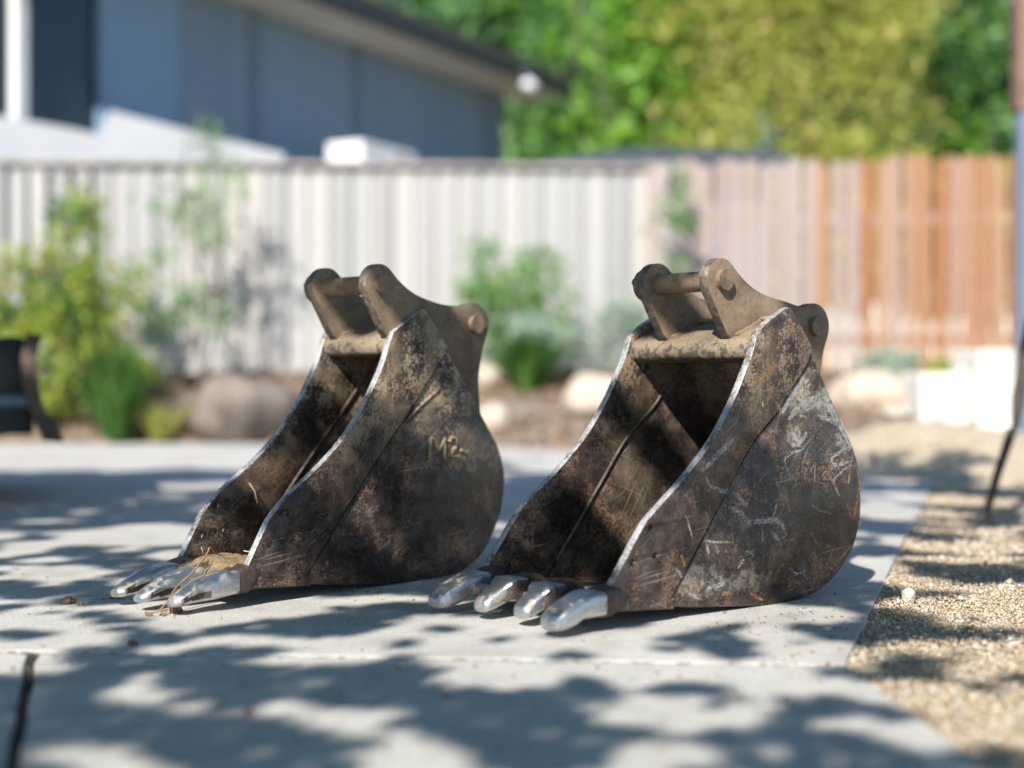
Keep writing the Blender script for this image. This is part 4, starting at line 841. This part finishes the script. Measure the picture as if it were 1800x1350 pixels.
for y in (4.80, 5.62): link('push_arm', ypl([(-1.55, .235), (-1.55, .33), (-2.3, .36), (-2.9, .34), (-2.9, .25), (-2.3, .245)], y, y + .07), M['machine'], ex)
for y in (4.66, 5.58):
    c1, c2 = (-2.20, .21), (-3.5, .21); ring = circ(c1, .205, -90, 90, 10) + circ(c2, .205, 90, 270, 10)
    t_ = link('track', ypl(ring, y, y + .23), M['rubber'], ex)
    lug = box_me(.05, .235, .022, .004)
    for i in range(26):
        x = -3.5 + 1.3 * i / 25; link('lug', lug, M['rubber'], t_, at(x, y + .115, .422)) 
link('chassis', box_me(1.3, .75, .3, .03, (-1.4, .6, .36)), M['machine'], ex)

# ------------------------------------------------------------------ right edge: bent bar, post, limestone blocks
bar = [W(1729, 903, 4.40) - Vector((0, 0, .03)), W(1752, 838, 4.42), W(1779, 757, 4.45), W(1786, 745, 4.45), W(1790, 700, 4.46), W(1799, 640, 4.47), W(1812, 560, 4.48)]
me = tube(bar, [.010, .013, .015, .014, .020, .019, .017], 8); link('bent_bar', me, M['bar'], label='dark rusty bent steel bar stuck in the gravel at right edge', cat='bar')
pp = W(1796, 0, 7.0)
po = empty('post', (2.66, 7.35, 0), label='tall post at right edge, brown timber above blue grey steel', cat='post')
link('timber_sleeve', box_me(.13, .13, 1.9, .008, (-.0, 0, 1.80 + .95)), M['post_wood'], po)
link('steel_stirrup', box_me(.10, .10, 1.82, .006, (.0, 0, .9)), M['post_steel'], po)
def block(u0, u1, vt, Y, dep, z0, lab, seed):
    a, b = W(u0, vt, Y), W(u1, vt, Y); me = box_me(b.x - a.x, dep, a.z - z0, .02, (0, 0, (a.z - z0) / 2))
    return link('stone_block', me, M['lime'], loc=((a.x + b.x) / 2, Y + dep / 2, z0), label=lab, cat='block', group='white limestone blocks')
block(1618, 1724, 655, 7.75, .4, -.02, 'lower white limestone block left of the taller one', 1)
block(1720, 1960, 614, 7.60, .5, -.02, 'taller white limestone block at the foot of the post', 2)
block(1560, 1625, 720, 8.0, .35, -.02, 'lowest white limestone block, half behind the sandy mound', 3)

# rocks edging the bed
def rock(u, v, Y, rx, ry, rz, mat, lab, seed):
    p = W(u, v, Y); link('rock', rock_me(rx, ry, rz, seed, .25), M[mat], loc=p, label=lab, cat='rock', group='rocks edging the garden bed')
rock(425, 722, 9.3, .40, .34, .26, 'rock_grey', 'largest rounded brown grey rock, left of the narrower bucket', 71)
rock(330, 735, 9.55, .25, .22, .2, 'rock_grey', 'darker rock half behind the largest rounded rock', 72)
rock(918, 742, 9.2, .26, .25, .125, 'rock_grey', 'flat brown rock between the two buckets', 73)
rock(868, 740, 9.0, .13, .15, .12, 'rock_pale', 'small pale rock touching the flat brown rock', 74)
rock(1055, 705, 8.9, .27, .25, .20, 'rock_pale', 'large pale rock behind the mouth of the wider bucket', 75)
rock(1530, 700, 8.3, .26, .22, .17, 'rock_pale', 'pale peach rock right of the wider bucket, beside the mound', 76)
rock(1590, 690, 8.9, .22, .22, .15, 'rock_pale', 'pale rock behind the lowest limestone block', 77)
rock(860, 662, 10.0, .14, .14, .10, 'rock_pale', 'pale rock at the fence foot between the shrubs', 78)

# ------------------------------------------------------------------ garden plants
def pl(name, u, v, Y, cs, n, size, mat, lab, cat, seed, **kw):
    b = W(u, v, Y); return plant(name, b, [c for c, r in cs], [r for c, r in cs], n, size, mat, lab, cat, seed=seed, group=None, **kw)
pl('shrub', 105, 765, 9.5, [((0, 0, .55), (.48, .35, .45)), ((-.25, 0, .95), (.28, .25, .35)), ((.1, 0, 1.2), (.2, .2, .45)), ((.12, 0, 1.55), (.10, .1, .2)), ((-.1, 0, .8), (.4, .3, .4)), ((.42, 0, .95), (.2, .2, .22)), ((.32, .0, .4), (.3, .3, .3))], 6200, .075, 'leaf_shrub', 'large yellow green shrub with reddish tips at the left edge', 'shrub', 81, sig=.05, trunk_r=.022, limbs=14, mats=[('leaf_shrub', .8), ('leaf_dark', .2)])
pl('sapling', 345, 690, 9.8, [((-.05, 0, .8), (.38, .2, .6)), ((.1, 0, 1.45), (.2, .15, .4)), ((.0, 0, 2.05), (.14, .12, .22)), ((.25, 0, 1.1), (.15, .15, .3))], 480, .12, 'leaf_grey', 'tall sparse grey green sapling with drooping leaves before the grey fence', 'sapling', 82, sig=.07, aspect=.22, droop=.9, trunk_r=.014, limbs=14)
def tuft(u, v, Y, n, h, sp, mat, name, lab, cat, seed, wd=.016):
    rg = np.random.default_rng(seed); b = W(u, v, Y); V = []
    for _ in range(n):
        a = rg.uniform(0, 6.283); r = rg.uniform(.1, 1) * sp; hh = h * rg.uniform(.55, 1.1); d = Vector((math.cos(a), math.sin(a), 0)); p0 = d * rg.uniform(0, .09); s = Vector((-d.y, d.x, 0)) * wd * .5
        pm = p0 + d * r * .35 + Vector((0, 0, hh * .7)); pt = p0 + d * r + Vector((0, 0, hh))
        V += [p0 - s, p0 + s, pm + s * .8, pm - s * .8, pm - s * .8, pm + s * .8, pt + s * .1, pt - s * .1]
    return link(name, quads_me([tuple(q) for q in V], n * 2), M[mat], loc=b, label=lab, cat=cat)
tuft(205, 772, 9.15, 420, .62, .42, 'leaf_grass', 'grass_clump', 'tall bright green grass clump right of the yellow green shrub', 'grass clump', 91)
tuft(930, 700, 9.7, 420, .42, .34, 'leaf_grass', 'grass_clump', 'dark green strappy clump behind the flat brown rock', 'grass clump', 92, .03)
tuft(285, 770, 9.2, 90, .25, .35, 'leaf_olive', 'grass_clump', 'small yellowish grass tuft beside the largest rounded rock', 'grass clump', 93, .012)
pl('shrub', 905, 640, 10.1, [((0, 0, .35), (.34, .25, .28)), ((-.2, 0, .65), (.22, .18, .25)), ((.15, 0, .55), (.24, .2, .22))], 1700, .07, 'leaf_grey', 'loose pale green shrub between the two buckets', 'shrub', 83, sig=.07, trunk_r=.012, limbs=10, mats=[('leaf_grey', .7), ('leaf_lime', .3)])
pl('shrub', 935, 655, 9.8, [((0, 0, .22), (.24, .2, .16))], 900, .05, 'leaf_silver', 'silvery low shrub in front of the loose pale green shrub', 'shrub', 84, sig=.04, trunk_r=.01, limbs=8)
pl('shrub', 1060, 655, 10.0, [((0, 0, .22), (.36, .25, .18)), ((.15, 0, .35), (.2, .2, .15))], 1300, .06, 'leaf_silver', 'silvery green shrub behind the wider bucket mouth', 'shrub', 85, sig=.06, trunk_r=.01, limbs=8)
pl('shrub', 1185, 560, 10.3, [((0, 0, .5), (.14, .1, .35)), ((.05, 0, .85), (.1, .1, .2))], 260, .08, 'leaf_grey', 'thin climber at the joint of the grey and reddish fences', 'climber', 86, sig=.05, trunk_r=.008, limbs=5)
pl('shrub', 1560, 660, 9.2, [((0, 0, .06), (.23, .2, .11))], 900, .05, 'leaf_silver', 'low silvery mound plant in front of the reddish fence', 'shrub', 87, sig=.03, trunk_r=.01, limbs=5)
pl('shrub', 1690, 660, 9.4, [((0, 0, .03), (.25, .2, .06))], 500, .05, 'leaf_shrub', 'flat yellow green ground plant behind the limestone blocks', 'shrub', 88, sig=.03, trunk_r=.008, limbs=3)
pl('shrub', 700, 640, 10.2, [((0, 0, .18), (.2, .15, .18))], 260, .06, 'leaf_lime', 'small thin green plant at the fence foot behind the narrower bucket', 'shrub', 89, sig=.05, trunk_r=.008, limbs=5)
